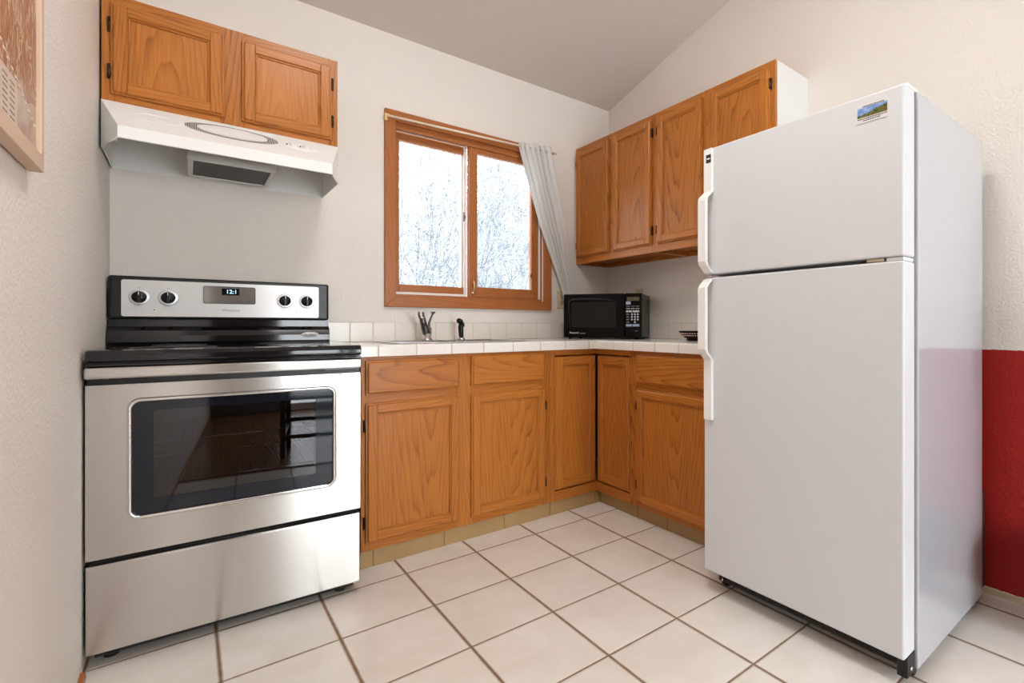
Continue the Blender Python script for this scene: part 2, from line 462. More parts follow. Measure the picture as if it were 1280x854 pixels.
b = MB(); b.prism([(W, 0.0), (W-0.008, 0.0), (W-0.006, 0.016), (W, 0.02)], 'y', YR, -2.0)
struct('baseboard_right', b, plain('tan_base_strip', (0.55, 0.42, 0.28), 0.5))

# ------------------------------------------------------------------ window over the sink
win = struct_root('window_1', (1.515, 0, WZ0))
b = MB()
cw = 0.054
OX0, OX1, OZ0, OZ1 = 1.011, 2.031, 1.093, 2.115
def miter(b, x0, x1, z0, z1, wd, y0, y1, mz=0, mx=1):
    """four mitred casing boards; vertical grain slot mz, horizontal slot mx"""
    for pts, mi in (([(x0, z0), (x0+wd, z0+wd), (x0+wd, z1-wd), (x0, z1)], mz), ([(x1, z0), (x1-wd, z0+wd), (x1-wd, z1-wd), (x1, z1)], mz),
                    ([(x0, z0), (x1, z0), (x1-wd, z0+wd), (x0+wd, z0+wd)], mx), ([(x0, z1), (x1, z1), (x1-wd, z1-wd), (x0+wd, z1-wd)], mx)):
        b.prism(pts, 'y', y0, y1, mi, bev=0.003)
miter(b, OX0, OX1, OZ0, OZ1, cw, -0.02, 0.0)
part('casing', b, [FIR['z'], FIR['x']], win)
b = MB()   # jamb lining
b.box(WX0, WX0+0.006, 0.0, 0.118, WZ0, WZ1, 0, 0); b.box(WX1-0.010, WX1, 0.0, 0.118, WZ0, WZ1, 0, 0)
b.box(WX0+0.006, WX1-0.010, 0.0, 0.118, WZ0, WZ0+0.014, 0, 1); b.box(WX0+0.006, WX1-0.010, 0.0, 0.118, WZ1-0.012, WZ1, 0, 1)
b.box(WX0+0.006, WX1-0.010, 0.0, 0.012, WZ1-0.034, WZ1-0.012, 0.002, 1)
part('jamb', b, [FIR['z'], FIR['x']], win)
b = MB()   # vinyl tracks
b.box(1.466, 1.483, 0.048, 0.112, WZ0+0.014, WZ1-0.012, 0.001); b.box(WX0+0.006, 1.466, 0.048, 0.054, WZ0+0.014, WZ0+0.030, 0.001)
b.box(WX0+0.006, 1.466, 0.046, 0.054, 2.034, 2.05, 0.001); b.box(1.948, 1.958, 0.004, 0.05, WZ0+0.014, WZ1-0.012, 0.001)
part('track', b, VINYL, win)
def sash(name, x0, x1, z0, z1, gx0, gx1, gz0, gz1, y0, y1):
    b = MB()
    b.box(x0, gx0, y0, y1, z0, z1, 0.002, 0); b.box(gx1, x1, y0, y1, z0, z1, 0.002, 0)
    b.box(gx0, gx1, y0, y1, z0, gz0, 0.002, 1); b.box(gx0, gx1, y0, y1, gz1, z1, 0.002, 1)
    s_ = part('sash', b, [FIR['z'], FIR['x']], win)
    b = MB(); b.box(gx0-0.004, gx1+0.004, (y0+y1)/2-0.002, (y0+y1)/2+0.002, gz0-0.004, gz1+0.004)
    part('glass_pane', b, GLASS, s_)
    return s_
sl_ = sash('sash', WX0+0.007, 1.476, WZ0+0.031, 2.033, 1.105, 1.466, 1.218, 1.993, 0.056, 0.088)
sr_ = sash('sash', 1.4835, 1.946, WZ0+0.016, 2.046, 1.533, 1.899, 1.221, 2.000, 0.010, 0.042)
b = MB(); b.tube([(1.502, 0.006, 1.190), (1.500, -0.012, 1.198), (1.504, -0.016, 1.225), (1.502, -0.010, 1.250), (1.502, 0.004, 1.258)], [0.006, 0.006, 0.005, 0.005, 0.004], 8)
b.lathe([(0.010, 0.010), (0.010, -0.002), (0.006, -0.006)], (1.502, 0.0, 1.186), 'y', 12)
part('latch', b, BRASS, sr_, label='brass window latch')
b = MB(); b.box(1.461, 1.468, 0.040, 0.052, 1.60, 1.655, 0.002); b.tube([(1.464, 0.04, 1.645), (1.468, 0.03, 1.625), (1.464, 0.04, 1.607)], 0.003, 6)
part('latch', b, GUN, sl_)
for z in (1.31, 1.87):
    b = MB(); b.box(1.889, 1.899, 0.006, 0.012, z-0.012, z+0.012, 0.002); part('glazing_clip', b, GUN, sr_)

cr = thing('curtain_rod', 'thin cream curtain rod with brass brackets along the top of the window casing', 'curtain rod', (1.01, -0.05, 2.09))
b = MB(); b.tube([(1.012, -0.052, 2.064), (2.045, -0.052, 2.092)], 0.006, 12); part('rod', b, plain('cream_enamelled_rod', (0.78, 0.66, 0.52), 0.3), cr, label='cream enamelled rod')
for x, z in ((1.016, 2.066), (2.022, 2.093)):
    b = MB(); b.box(x-0.008, x+0.008, -0.024, -0.0205, z-0.016, z+0.020, 0.001); b.box(x-0.004, x+0.004, -0.058, -0.022, z-0.009, z-0.005, 0.001); b.box(x-0.004, x+0.004, -0.061, -0.057, z-0.009, z+0.006, 0.001)
    part('bracket', b, BRASS, cr)

# curtain: pleated cloth swept to the right
def smooth(t): return t*t*(3-2*t)
b = MB(); NU, NV = 90, 46
grid = []
rows = [(2.118, 1.772, 2.018), (2.095, 1.770, 2.020), (1.95, 1.815, 2.045), (1.69, 1.905, 2.10), (1.45, 2.005, 2.145), (1.23, 2.105, 2.190), (1.12, 2.130, 2.195), (1.00, 2.135, 2.195)]
for j in range(NV+1):
    z = 2.118 - (2.118-1.0)*j/NV
    for (za, la, ra), (zb, lb, rb) in zip(rows, rows[1:]):
        if za >= z >= zb:
            t = (za-z)/(za-zb); L = la+(lb-la)*t; Rr = ra+(rb-ra)*t
    row = []
    for i in range(NU+1):
        u = i/NU; wdt = Rr-L
        amp = 0.012*(0.5+wdt/0.25*0.6)
        ph = 2*math.pi*(6.5*u + 0.35*math.sin(3.1*u+j*0.05))
        y = -0.052 + amp*math.sin(ph) + 0.004*math.sin(ph*2.3+1.3+j*0.09)
        if z < 1.7: y += 0.018*smooth(min(1, (1.7-z)/0.5))
        x = L + wdt*(u + 0.012*math.cos(ph))
        zz = z - 0.012*u*0 + 0.005*math.sin(ph+0.7) * (1 if j == 0 else 0)
        row.append(b.bm.verts.new((x, y, zz + 0.022*(u-0.5)*max(0, 1-j/8))))
    grid.append(row)
for j in range(NV):
    for i in range(NU):
        f = b.bm.faces.new((grid[j][i], grid[j][i+1], grid[j+1][i+1], grid[j+1][i])); f.smooth = True
a = N('white_sheer_cotton'); co = a.obj()
a.set(col=(0.90, 0.89, 0.875), rough=0.85, spec=0.1)
tl = a.n('ShaderNodeBsdfTranslucent'); tl.inputs[0].default_value = (0.85, 0.85, 0.84, 1)
ms = a.n('ShaderNodeMixShader'); ms.inputs[0].default_value = 0.35
a.l(a.b.outputs[0], ms.inputs[1]); a.l(tl.outputs[0], ms.inputs[2]); a.l(ms.outputs[0], a.out.inputs[0])
CLOTH = a.m
cu = part('curtain', b, CLOTH, solid=0.0012)
tag(cu, 'white cotton curtain swept to the right of the window and tucked behind the microwave', 'curtain')

# ------------------------------------------------------------------ cabinets
def door_parts(cab, plane, c, a0, a1, z0, z1, hinge=None, hz=(), sw=0.044, rw=0.042, slab=False, thick=0.019, name='door', hx=None):
    """oak frame-and-panel door on a cabinet.  plane 'y': door face looks to -y, spans x=a0..a1, back of door at y=c;
       plane 'x': door face looks to -x, spans y=a0..a1 (a0 > a1 allowed), back at x=c."""
    if a0 > a1: a0, a1 = a1, a0
    along = 'x' if plane == 'y' else 'y'
    mats = [OAK['z'], OAK[along]]
    def BX(b, u0, u1, d0, d1, zz0, zz1, bev=0.0, mi=0, seg=2):
        if plane == 'y': b.box(u0, u1, c-d1, c-d0, zz0, zz1, bev, mi, seg)
        else: b.box(c-d1, c-d0, u0, u1, zz0, zz1, bev, mi, seg)
    b = MB()
    if slab:
        BX(b, a0, a1, 0, thick*0.62, z0, z1, 0.002, 1)
        BX(b, a0+0.005, a1-0.005, thick*0.3, thick, z0+0.005, z1-0.005, 0.006, 1, 1)
        return part(name, b, mats, cab)
    # back lip (slightly larger) and frame members
    lip = 0.006
    BX(b, a0, a0+sw, 0, thick*0.55, z0, z1, 0.0015, 0); BX(b, a1-sw, a1, 0, thick*0.55, z0, z1, 0.0015, 0)
    BX(b, a0+sw, a1-sw, 0, thick*0.55, z0, z0+rw, 0.0015, 1); BX(b, a0+sw, a1-sw, 0, thick*0.55, z1-rw, z1, 0.0015, 1)
    BX(b, a0+lip, a0+sw, thick*0.2, thick, z0+lip, z1-lip, 0.004, 0, 1); BX(b, a1-sw, a1-lip, thick*0.2, thick, z0+lip, z1-lip, 0.004, 0, 1)
    BX(b, a0+sw-0.004, a1-sw+0.004, thick*0.2, thick-0.0002, z0+lip, z0+rw, 0.004, 1, 1); BX(b, a0+sw-0.004, a1-sw+0.004, thick*0.2, thick-0.0002, z1-rw, z1-lip, 0.004, 1, 1)
    # inner bead
    bd = 0.006
    BX(b, a0+sw, a0+sw+bd, 0.002, thick*0.72, z0+rw, z1-rw, 0.002, 0); BX(b, a1-sw-bd, a1-sw, 0.002, thick*0.72, z0+rw, z1-rw, 0.002, 0)
    BX(b, a0+sw+bd, a1-sw-bd, 0.002, thick*0.72, z0+rw, z0+rw+bd, 0.002, 1); BX(b, a0+sw+bd, a1-sw-bd, 0.002, thick*0.72, z1-rw-bd, z1-rw, 0.002, 1)
    d = part(name, b, mats, cab)
    b = MB(); BX(b, a0+sw+0.001, a1-sw-0.001, 0.001, thick*0.42, z0+rw+0.001, z1-rw-0.001)
    part('door_panel', b, OAK['z'], d)
    if hinge is not None:
        for zc in hz:
            b = MB(); hw = 0.010
            u = (a0 - hw) if hinge == 'lo' else (a1 + 0.000)
            BX(b, u+0.001, u+hw-0.0005, 0.0, 0.004, zc-0.026, zc+0.026, 0.001)
            uc = u+hw-0.003 if hinge == 'lo' else u+0.003
            if plane == 'y': b.tube([(uc, c-0.009, zc-0.022), (uc, c-0.009, zc+0.022)], 0.0045, 8)
            else: b.tube([(c-0.009, uc, zc-0.022), (c-0.009, uc, zc+0.022)], 0.0045, 8)
            part('hinge', b, BRONZE, d)
    return d

# -- cabinet over the range
cab = thing('wall_cabinet', 'small two-door oak wall cabinet mounted over the range hood', 'cabinet', (0.37, -0.16, 1.763), group=None)
b = MB(); b.box(0.006, 0.012, -0.300, -0.001, 1.763, 2.135, 0, 0); b.box(0.722, 0.730, -0.300, -0.001, 1.763, 2.135, 0, 0)
b.box(0.012, 0.722, -0.300, -0.001, 1.763, 1.775, 0, 1); b.box(0.012, 0.722, -0.300, -0.001, 2.123, 2.135, 0, 1); b.box(0.012, 0.722, -0.006, -0.001, 1.775, 2.123, 0, 1)
part('carcass', b, [OAK['z'], OAK['x']], cab)
b = MB()
for x0, x1 in ((0.006, 0.040), (0.326, 0.404), (0.696, 0.730)): b.box(x0, x1, -0.316, -0.300, 1.763, 2.135, 0.001, 0)
for x0, x1 in ((0.040, 0.326), (0.404, 0.696)): b.box(x0, x1, -0.316, -0.300, 1.763, 1.800, 0.001, 1); b.box(x0, x1, -0.316, -0.300, 2.092, 2.135, 0.001, 1)
part('face_frame', b, [OAK['z'], OAK['x']], cab)
door_parts(cab, 'y', -0.3165, 0.029, 0.339, 1.789, 2.103, 'lo', (1.866, 2.026))
door_parts(cab, 'y', -0.3165, 0.394, 0.705, 1.789, 2.103, 'hi', (1.870, 2.029))

# -- two wall cabinets on the right wall
UX = 2.2374
for (ya, yb, doors, lab) in ((-0.002, -0.7445, ((-0.020, -0.353, 'hi'), (-0.392, -0.722, 'lo')), 'two-door oak wall cabinet on the right wall, next to the corner above the microwave'),
                             (-0.7455, -1.492, ((-0.768, -1.085, 'hi'), (-1.139, -1.468, 'lo')), 'two-door oak wall cabinet with a white end panel beside and above the refrigerator')):
    cab = thing('wall_cabinet', lab, 'cabinet', (2.38, (ya+yb)/2, 1.405))
    end = yb < -1
    b = MB()
    b.box(UX+0.016, W-0.001, ya-0.012, ya, 1.405, 2.178, 0, 0)
    b.box(UX+0.016, W-0.001, yb+0.012, yb+0.024, 1.405, 2.178, 0, 0)
    b.box(UX+0.016, W-0.001, yb+0.024, ya-0.012, 1.432, 1.444, 0, 1); b.box(UX+0.016, W-0.001, yb+0.024, ya-0.012, 2.166, 2.178, 0, 1)
    b.box(W-0.006, W-0.001, yb+0.024, ya-0.012, 1.444, 2.166, 0, 0)
    b.box(W-0.03, W-0.001, yb+0.024, ya-0.012, 1.405, 1.4315, 0, 1)
    part('carcass', b, [OAK['z'], OAK['y']], cab)
    b = MB(); b.box(UX+0.016, W-0.001, yb, yb+0.0115, 1.405, 2.178, 0.0005)
    part('end_panel', b, MELA if end else OAK['z'], cab, label='white end panel' if end else None)
    b = MB()
    sty = [(ya-0.03, ya), (yb, yb+0.035), (doors[1][0]-0.012, doors[0][1]+0.012)]
    for y0, y1 in sty: b.box(UX, UX+0.0155, y0, y1, 1.405, 2.178, 0.001, 0)
    for y0, y1 in ((sty[2][1], sty[0][0]), (sty[1][1], sty[2][0])):
        b.box(UX, UX+0.0155, y0, y1, 1.405, 1.460, 0.001, 1); b.box(UX, UX+0.0155, y0, y1, 2.135, 2.178, 0.001, 1)
    part('face_frame', b, [OAK['z'], OAK['y']], cab)
    for y0, y1, h in doors:
        door_parts(cab, 'x', UX-0.0005, y0, y1, 1.448, 2.148, h, (1.527, 2.074))
    for yy in (ya-0.26, yb+0.26):
        b = MB(); b.box(UX+0.020, UX+0.05, yy-0.012, yy+0.012, 1.410, 1.4315, 0.002); part('corner_block', b, OAK['y'], cab)

# -- base cabinets
FY, FX = -0.5264, 1.9951
def toe(cab, pts, mats):
    b = MB()
    for q, mi in pts: b.box(*q, 0.0, mi)
    part('toe_kick', b, mats, cab)
cab = thing('base_cabinet', 'two-door oak sink base cabinet between the range and the corner', 'cabinet', (1.23, -0.27, 0))
b = MB(); b.box(0.772, 0.786, FY+0.016, -0.001, 0.078, 0.866, 0, 0); b.box(1.671, 1.685, FY+0.016, -0.001, 0.078, 0.866, 0, 0)
b.box(0.786, 1.671, FY+0.016, -0.001, 0.078, 0.092, 0, 1); b.box(0.786, 1.671, -0.008, -0.001, 0.092, 0.866, 0, 1)
part('carcass', b, [OAK['z'], OAK['x']], cab)
b = MB()
for x0, x1 in ((0.772, 0.802), (1.176, 1.254), (1.632, 1.6855)): b.box(x0, x1, FY, FY+0.0155, 0.072, 0.8665, 0.001, 0)
for x0, x1 in ((0.802, 1.176), (1.254, 1.632)):
    for z0, z1 in ((0.072, 0.118), (0.665, 0.720), (0.840, 0.8665)): b.box(x0, x1, FY, FY+0.0155, z0, z1, 0.001, 1)
part('face_frame', b, [OAK['z'], OAK['x']], cab)
toe(cab, [((0.772, 1.6855, FY+0.010, FY+0.0155, 0.0, 0.0715), 0)], [TOE['x']])
door_parts(cab, 'y', FY-0.0005, 0.788, 1.187, 0.107, 0.677, 'lo', (0.19, 0.585))
door_parts(cab, 'y', FY-0.0005, 1.243, 1.649, 0.105, 0.677, 'hi', (0.19, 0.585))
door_parts(cab, 'y', FY-0.0005, 0.788, 1.186, 0.710, 0.851, slab=True, name='false_drawer_front')
door_parts(cab, 'y', FY-0.0005, 1.243, 1.642, 0.713, 0.856, slab=True, name='false_drawer_front')

cab = thing('base_cabinet', 'oak corner base cabinet with an L-shaped folding door below the microwave', 'cabinet', (2.1, -0.35, 0))
b = MB(); b.box(1.687, 1.699, FY+0.016, -0.001, 0.078, 0.866, 0, 0); b.box(FX+0.016, W-0.001, -0.832, -0.820, 0.078, 0.866, 0, 0)
b.box(1.699, W-0.001, FY+0.026, -0.001, 0.078, 0.092, 0, 1); b.box(FX+0.026, W-0.001, -0.820, FY+0.026, 0.078, 0.092, 0, 1)
b.box(1.699, W-0.008, -0.008, -0.001, 0.092, 0.866, 0, 1); b.box(W-0.008, W-0.001, -0.82, -0.001, 0.092, 0.866, 0, 0)
part('carcass', b, [OAK['z'], OAK['x']], cab)
b = MB()
b.box(1.6865, 1.710, FY, FY+0.0155, 0.072, 0.8665, 0.001, 0); b.box(FX, FX+0.0155, -0.8355, -0.806, 0.072, 0.8665, 0.001, 0)
for z0, z1 in ((0.072, 0.124), (0.838, 0.8665)):
    b.box(1.710, FX, FY, FY+0.0155, z0, z1, 0.001, 1); b.box(FX, FX+0.0155, -0.806, FY+0.0155, z0, z1, 0.001, 2)
part('face_frame', b, [OAK['z'], OAK['x'], OAK['y']], cab)
toe(cab, [((1.6865, FX+0.032, FY+0.010, FY+0.0155, 0.0, 0.0715), 0), ((FX+0.032, FX+0.0375, -0.8355, FY+0.0155, 0.0, 0.0715), 1)], [TOE['x'], TOE['y']])
door_parts(cab, 'y', FY+0.012, 1.7145, FX-0.0075, 0.129, 0.831, sw=0.046, rw=0.048)
door_parts(cab, 'x', FX+0.012, FY-0.0075, -0.802, 0.129, 0.831, sw=0.046, rw=0.048)

cab = thing('base_cabinet', 'oak base cabinet with one drawer over one door, half hidden by the refrigerator', 'cabinet', (2.25, -1.16, 0))
b = MB(); b.box(FX+0.016, W-0.001, -0.850, -0.838, 0.078, 0.866, 0, 0); b.box(FX+0.016, W-0.001, -1.490, -1.476, 0.078, 0.866, 0, 0)
b.box(FX+0.016, W-0.001, -1.476, -0.850, 0.078, 0.092, 0, 1); b.box(W-0.008, W-0.001, -1.476, -0.850, 0.092, 0.866, 0, 0)
part('carcass', b, [OAK['z'], OAK['y']], cab)
b = MB()
for y0, y1 in ((-0.876, -0.8365), (-1.490, -1.44)): b.box(FX, FX+0.0155, y0, y1, 0.072, 0.8665, 0.001, 0)
for z0, z1 in ((0.072, 0.118), (0.660, 0.715), (0.835, 0.8665)): b.box(FX, FX+0.0155, -1.44, -0.876, z0, z1, 0.001, 1)
part('face_frame', b, [OAK['z'], OAK['y']], cab)
toe(cab, [((FX+0.032, FX+0.0375, -1.490, -0.8365, 0.0, 0.0715), 0)], [TOE['y']])
door_parts(cab, 'x', FX-0.0005, -0.862, -1.455, 0.100, 0.674, 'hi', (0.19, 0.59))
door_parts(cab, 'x', FX-0.0005, -0.862, -1.455, 0.704, 0.848, slab=True, name='drawer')

# ------------------------------------------------------------------ tiled counter, splash
CY, CX = -0.5506, 1.9683
SX0, SX1, SY0, SY1 = 0.93, 1.56, -0.495, -0.065      # sink rim
ct = thing('countertop', 'white tiled L-shaped countertop with a tiled front edge', 'countertop', (0.735, 0, 0.868))
b = MB(); e = 0.02
hx0, hx1, hy0, hy1 = SX0+0.02, SX1-0.02, SY0+0.02, SY1-0.02
for q in ((0.766, hx0, CY+e, -0.0005), (hx0, hx1, CY+e, hy0), (hx0, hx1, hy1, -0.0005), (hx1, W-0.0005, CY+e, -0.0005), (CX+e, W-0.0005, -1.492, CY+e)):
    b.box(q[0], q[1], q[2], q[3], 0.868, 0.914)
part('tile_top', b, CTOP, ct)
b = MB()
b.prism([(CY, 0.868), (CY+e, 0.868), (CY+e, 0.9142), (CY+0.007, 0.9145), (CY+0.002, 0.912), (CY, 0.907)], 'x', 0.738, CX, 0)
b.prism([(CX, 0.868), (CX+e, 0.868), (CX+e, 0.9142), (CX+0.007, 0.9145), (CX+0.002, 0.912), (CX, 0.907)], 'y', -1.492, CY+e*0.5, 1)
part('edge_tile', b, [CEDX, CEDY], ct)
b = MB()
b.box(0.735, W-0.010, -0.009, -0.0003, 0.9147, 1.0135, 0.002, 0)
b.box(W-0.009, W-0.0003, -1.492, -0.0003, 0.9147, 1.0135, 0.002, 1)
tag(part('backsplash', b, [SPL['x'], SPL['y']]), 'single row of cream tiles along the wall above the countertop', 'backsplash')

# ------------------------------------------------------------------ sink, faucet, sprayer
sk = thing('sink', 'stainless steel drop-in double sink below the window', 'sink', ((SX0+SX1)/2, (SY0+SY1)/2, 0.914))
b = MB()
zr = 0.918
mid = 1.255
cut = [(SX0+0.03, mid-0.015), (mid+0.015, SX1-0.03)]
by0, by1 = SY0+0.03, SY1-0.10
b.box(SX0, SX1, SY0, by0, 0.9147, zr+0.002, 0.0015); b.box(SX0, SX1, by1, SY1, 0.9147, zr+0.002, 0.0015)
b.box(SX0, cut[0][0], by0, by1, 0.9147, zr+0.002, 0.0015); b.box(cut[0][1], cut[1][0], by0, by1, 0.9147, zr+0.002, 0.0015); b.box(cut[1][1], SX1, by0, by1, 0.9147, zr+0.002, 0.0015)
part('rim', b, CHROME, sk)
SINKM = plain('satin_stainless', (0.55, 0.55, 0.54), 0.28, 1.0)
for x0, x1 in cut:
    b = MB(); zb = 0.76
    b.poly([(x0, by0, zb), (x1, by0, zb), (x1, by1, zb), (x0, by1, zb)])
    b.poly([(x0, by0, zb), (x0, by0, zr), (x1, by0, zr), (x1, by0, zb)]); b.poly([(x0, by1, zb), (x1, by1, zb), (x1, by1, zr), (x0, by1, zr)])
    b.poly([(x0, by0, zb), (x0, by1, zb), (x0, by1, zr), (x0, by0, zr)]); b.poly([(x1, by0, zb), (x1, by0, zr), (x1, by1, zr), (x1, by1, zb)])
    bw = part('bowl', b, SINKM, sk, solid=0.001)
    b = MB(); b.lathe([(0.035, 0.001), (0.032, 0.004), (0.012, 0.002)], ((x0+x1)/2, (by0+by1)/2, zb), 'z', 20); part('drain', b, CHROME, bw)
fx_, fy_ = 1.195, -0.105
fa = thing('faucet', 'single-lever kitchen faucet with a dark spout behind the sink', 'faucet', (fx_, fy_, 0.9202))
b = MB(); b.lathe([(0.030, 0.0), (0.030, 0.004), (0.021, 0.010), (0.0205, 0.034)], (fx_, fy_, 0.9202), 'z', 24); part('base', b, CHROME, fa, label='bright chrome base ring')
sp_ = [(fx_, fy_, 0.945), (fx_-0.010, fy_-0.003, 0.975), (fx_-0.022, fy_-0.008, 1.010), (fx_-0.032, fy_-0.02, 1.038)]
b = MB(); b.tube(sp_, [0.0185, 0.0185, 0.0165, 0.0150], 18); sp = part('spout', b, GUN, fa)
for dx in (-0.012, 0.010):
    b = MB(); b.tube([(fx_-0.032+dx, fy_-0.018, 1.034), (fx_-0.036+dx, fy_-0.020, 1.050), (fx_-0.038+dx, fy_-0.022, 1.066)], [0.006, 0.006, 0.005], 8); part('spout_prong', b, GUN, sp)
b = MB(); b.lathe([(0.010, -0.006), (0.012, 0.0), (0.008, 0.006)], (fx_-0.034, fy_-0.022, 1.037), 'z', 12); part('spout_cap', b, CHROME, sp)
b = MB(); b.tube([(fx_+0.008, fy_, 0.970), (fx_+0.011, fy_+0.004, 0.985), (fx_+0.014, fy_+0.006, 1.010), (fx_+0.026, fy_+0.008, 1.040), (fx_+0.034, fy_+0.008, 1.058)], [0.006, 0.007, 0.006, 0.005, 0.005], 10)
b.tube([(fx_+0.026, fy_+0.004, 1.066), (fx_+0.033, fy_+0.008, 1.060), (fx_+0.046, fy_+0.010, 1.066)], [0.005, 0.007, 0.005], 8)
b.tube([(fx_+0.020, fy_+0.006, 0.9202), (fx_+0.020, fy_+0.006, 0.985)], 0.006, 8)
part('lever', b, GUN, fa)
sx_, sy_ = 1.384, -0.105
ss = thing('side_sprayer', 'black pull-out side sprayer standing to the right of the faucet', 'sprayer', (sx_, sy_, 0.9202))
b = MB(); b.lathe([(0.022, 0.0), (0.022, 0.003), (0.016, 0.008), (0.014, 0.012)], (sx_, sy_, 0.9202), 'z', 20); part('escutcheon', b, CHROME, ss, label='chrome base ring')
b = MB(); b.tube([(sx_, sy_, 0.930), (sx_-0.002, sy_, 0.955), (sx_-0.003, sy_, 0.985), (sx_-0.004, sy_-0.002, 1.008)], [0.012, 0.0135, 0.0145, 0.012], 14)
hd = part('grip', b, BLACKP, ss)
b = MB(); b.tube([(sx_+0.002, sy_, 1.010), (sx_-0.008, sy_-0.008, 1.020), (sx_-0.022, sy_-0.020, 1.021)], [0.011, 0.012, 0.015], 14); part('spray_head', b, BLACKP, ss)
b = MB(); b.tube([(sx_+0.003, sy_, 1.018), (sx_+0.013, sy_+0.004, 1.008), (sx_+0.017, sy_+0.004, 0.990)], [0.006, 0.005, 0.004], 8); part('trigger', b, BLACKP, ss)

# ------------------------------------------------------------------ range hood
HM = (0.006, 0.730)
hood = thing('range_hood', 'white range hood with an oval vent grille above the stove', 'range hood', (0.37, -0.2, 1.60))
b = MB()
xl, xr = HM; fl_, fr_ = 0.058, 0.678; yb_, yf_ = -0.330, -0.480
zt, zs, zl, zb = 1.7615, 1.687, 1.641, 1.600
V = lambda *p: b.bm.verts.new(p)
A = [V(xl, -0.001, zt), V(xl, yb_, zt), V(xr, yb_, zt), V(xr, -0.001, zt)]
M_ = [V(xl, yb_, zs), V(fl_, yf_, zl), V(fr_, yf_, zl), V(xr, yb_, zs)]
B_ = [V(xl, -0.001, zb+0.006), V(xl, yb_, zb+0.003), V(fl_, yf_, zb), V(fr_, yf_, zb), V(xr, yb_, zb+0.003), V(xr, -0.001, zb+0.006)]
F_ = b.bm.faces.new
F_((A[0], A[3], A[2], A[1]))                    # top
F_((A[1], A[2], M_[2], M_[1])); F_((A[1], M_[1], M_[0])); F_((A[2], M_[3], M_[2]))
F_((M_[1], M_[2], B_[3], B_[2])); F_((M_[0], M_[1], B_[2], B_[1])); F_((M_[2], M_[3], B_[4], B_[3]))
F_((A[0], A[1], M_[0], B_[1], B_[0])); F_((A[3], B_[5], B_[4], M_[3], A[2])); F_((A[0], B_[0], B_[5], A[3]))
bmesh.ops.recalc_face_normals(b.bm, faces=b.bm.faces)
part('shell', b, WHITE, hood, solid=0.003)
# curled lower lip
b = MB()
for p, q in (((xl+0.002, yb_), (fl_+0.001, yf_+0.002)), ((fl_+0.001, yf_+0.002), (fr_-0.001, yf_+0.002)), ((fr_-0.001, yf_+0.002), (xr-0.002, yb_))):
    b.tube([(p[0], p[1], zb+0.002), (q[0], q[1], zb+0.002)], 0.0028, 6)
part('lip', b, WHITE, hood)
# things on the sloped face: s=0 at cabinet, 1 at lip
sv = Vector((0, yf_-yb_, zl-zt)).normalized(); nrm = Vector((0, -(zt-zl), -(yf_-yb_)*-1)).normalized()
nrm = Vector((1, 0, 0)).cross(sv); nrm = nrm if nrm.y < 0 else -nrm
def hs(x, z, off=0.0):
    t = (zt - z)/(zt-zl); return Vector((x, yb_+(yf_-yb_)*t, z)) + nrm*off
def hood_ellipse(cx, zc, ra, rb, off0, off1, ra2=None, rb2=None, mi=0, n=48, b=None):
    cen = hs(cx, zc)
    def loop(a_, b_, off): return [b.bm.verts.new(cen + Vector((1, 0, 0))*a_*math.cos(2*math.pi*k/n) - sv*b_*math.sin(2*math.pi*k/n) + nrm*off) for k in range(n)]
    o0 = loop(ra, rb, off0); o1 = loop(ra, rb, off1)
    if ra2: i1 = loop(ra2, rb2, off1); i0 = loop(ra2, rb2, off0)
    for k in range(n):
        j = (k+1) % n
        b.bm.faces.new((o0[k], o0[j], o1[j], o1[k])).material_index = mi
        if ra2:
            b.bm.faces.new((o1[k], o1[j], i1[j], i1[k])).material_index = mi; b.bm.faces.new((i1[k], i1[j], i0[j], i0[k])).material_index = mi
    if not ra2: b.bm.faces.new(o1).material_index = mi
    bmesh.ops.recalc_face_normals(b.bm, faces=b.bm.faces)
a = N('louvre_slits'); co = a.obj(); spx = a.n('ShaderNodeSeparateXYZ'); a.l(co, spx.inputs[0])
a.set(col=a.mix(a.math('GREATER_THAN', a.math('FRACT', a.math('MULTIPLY', spx.outputs[0], 200.0)), 0.62), (0.010, 0.014, 0.012), (0.8, 0.79, 0.77)), rough=0.4); SLIT = a.m
b = MB(); hood_ellipse(0.364, 1.711, 0.141, 0.053, -0.001, 0.0015, 0.107, 0.042, b=b); vg = part('vent_grille', b, SLIT, hood, label='oval ring of dark vent slits')
b = MB(); hood_ellipse(0.364, 1.711, 0.106, 0.0415, -0.001, 0.003, b=b); part('vent_cover', b, WHITE, vg)
b = MB(); hood_ellipse(0.370, 1.705, 0.020, 0.012, 0.002, 0.004, b=b); part('emblem', b, WHITE, vg)
b = MB(); hood_ellipse(0.145, 1.708, 0.064, 0.034, -0.001, 0.002, 0.060, 0.031, b=b); part('embossed_oval', b, WHITE, hood)
b = MB(); hood_ellipse(0.588, 1.710, 0.062, 0.030, -0.001, 0.0014, 0.059, 0.028, b=b); part('control_outline', b, WHITE, hood)
for x in (0.557, 0.602):
    b = MB(); hood_ellipse(x, 1.711, 0.013, 0.014, -0.001, 0.011, b=b, n=20); part('switch', b, WHITE, hood)
for x in (0.534, 0.580):
    b = MB(); hood_ellipse(x, 1.712, 0.0032, 0.005, -0.001, 0.002, b=b, n=10); part('switch_mark', b, INKK, hood)
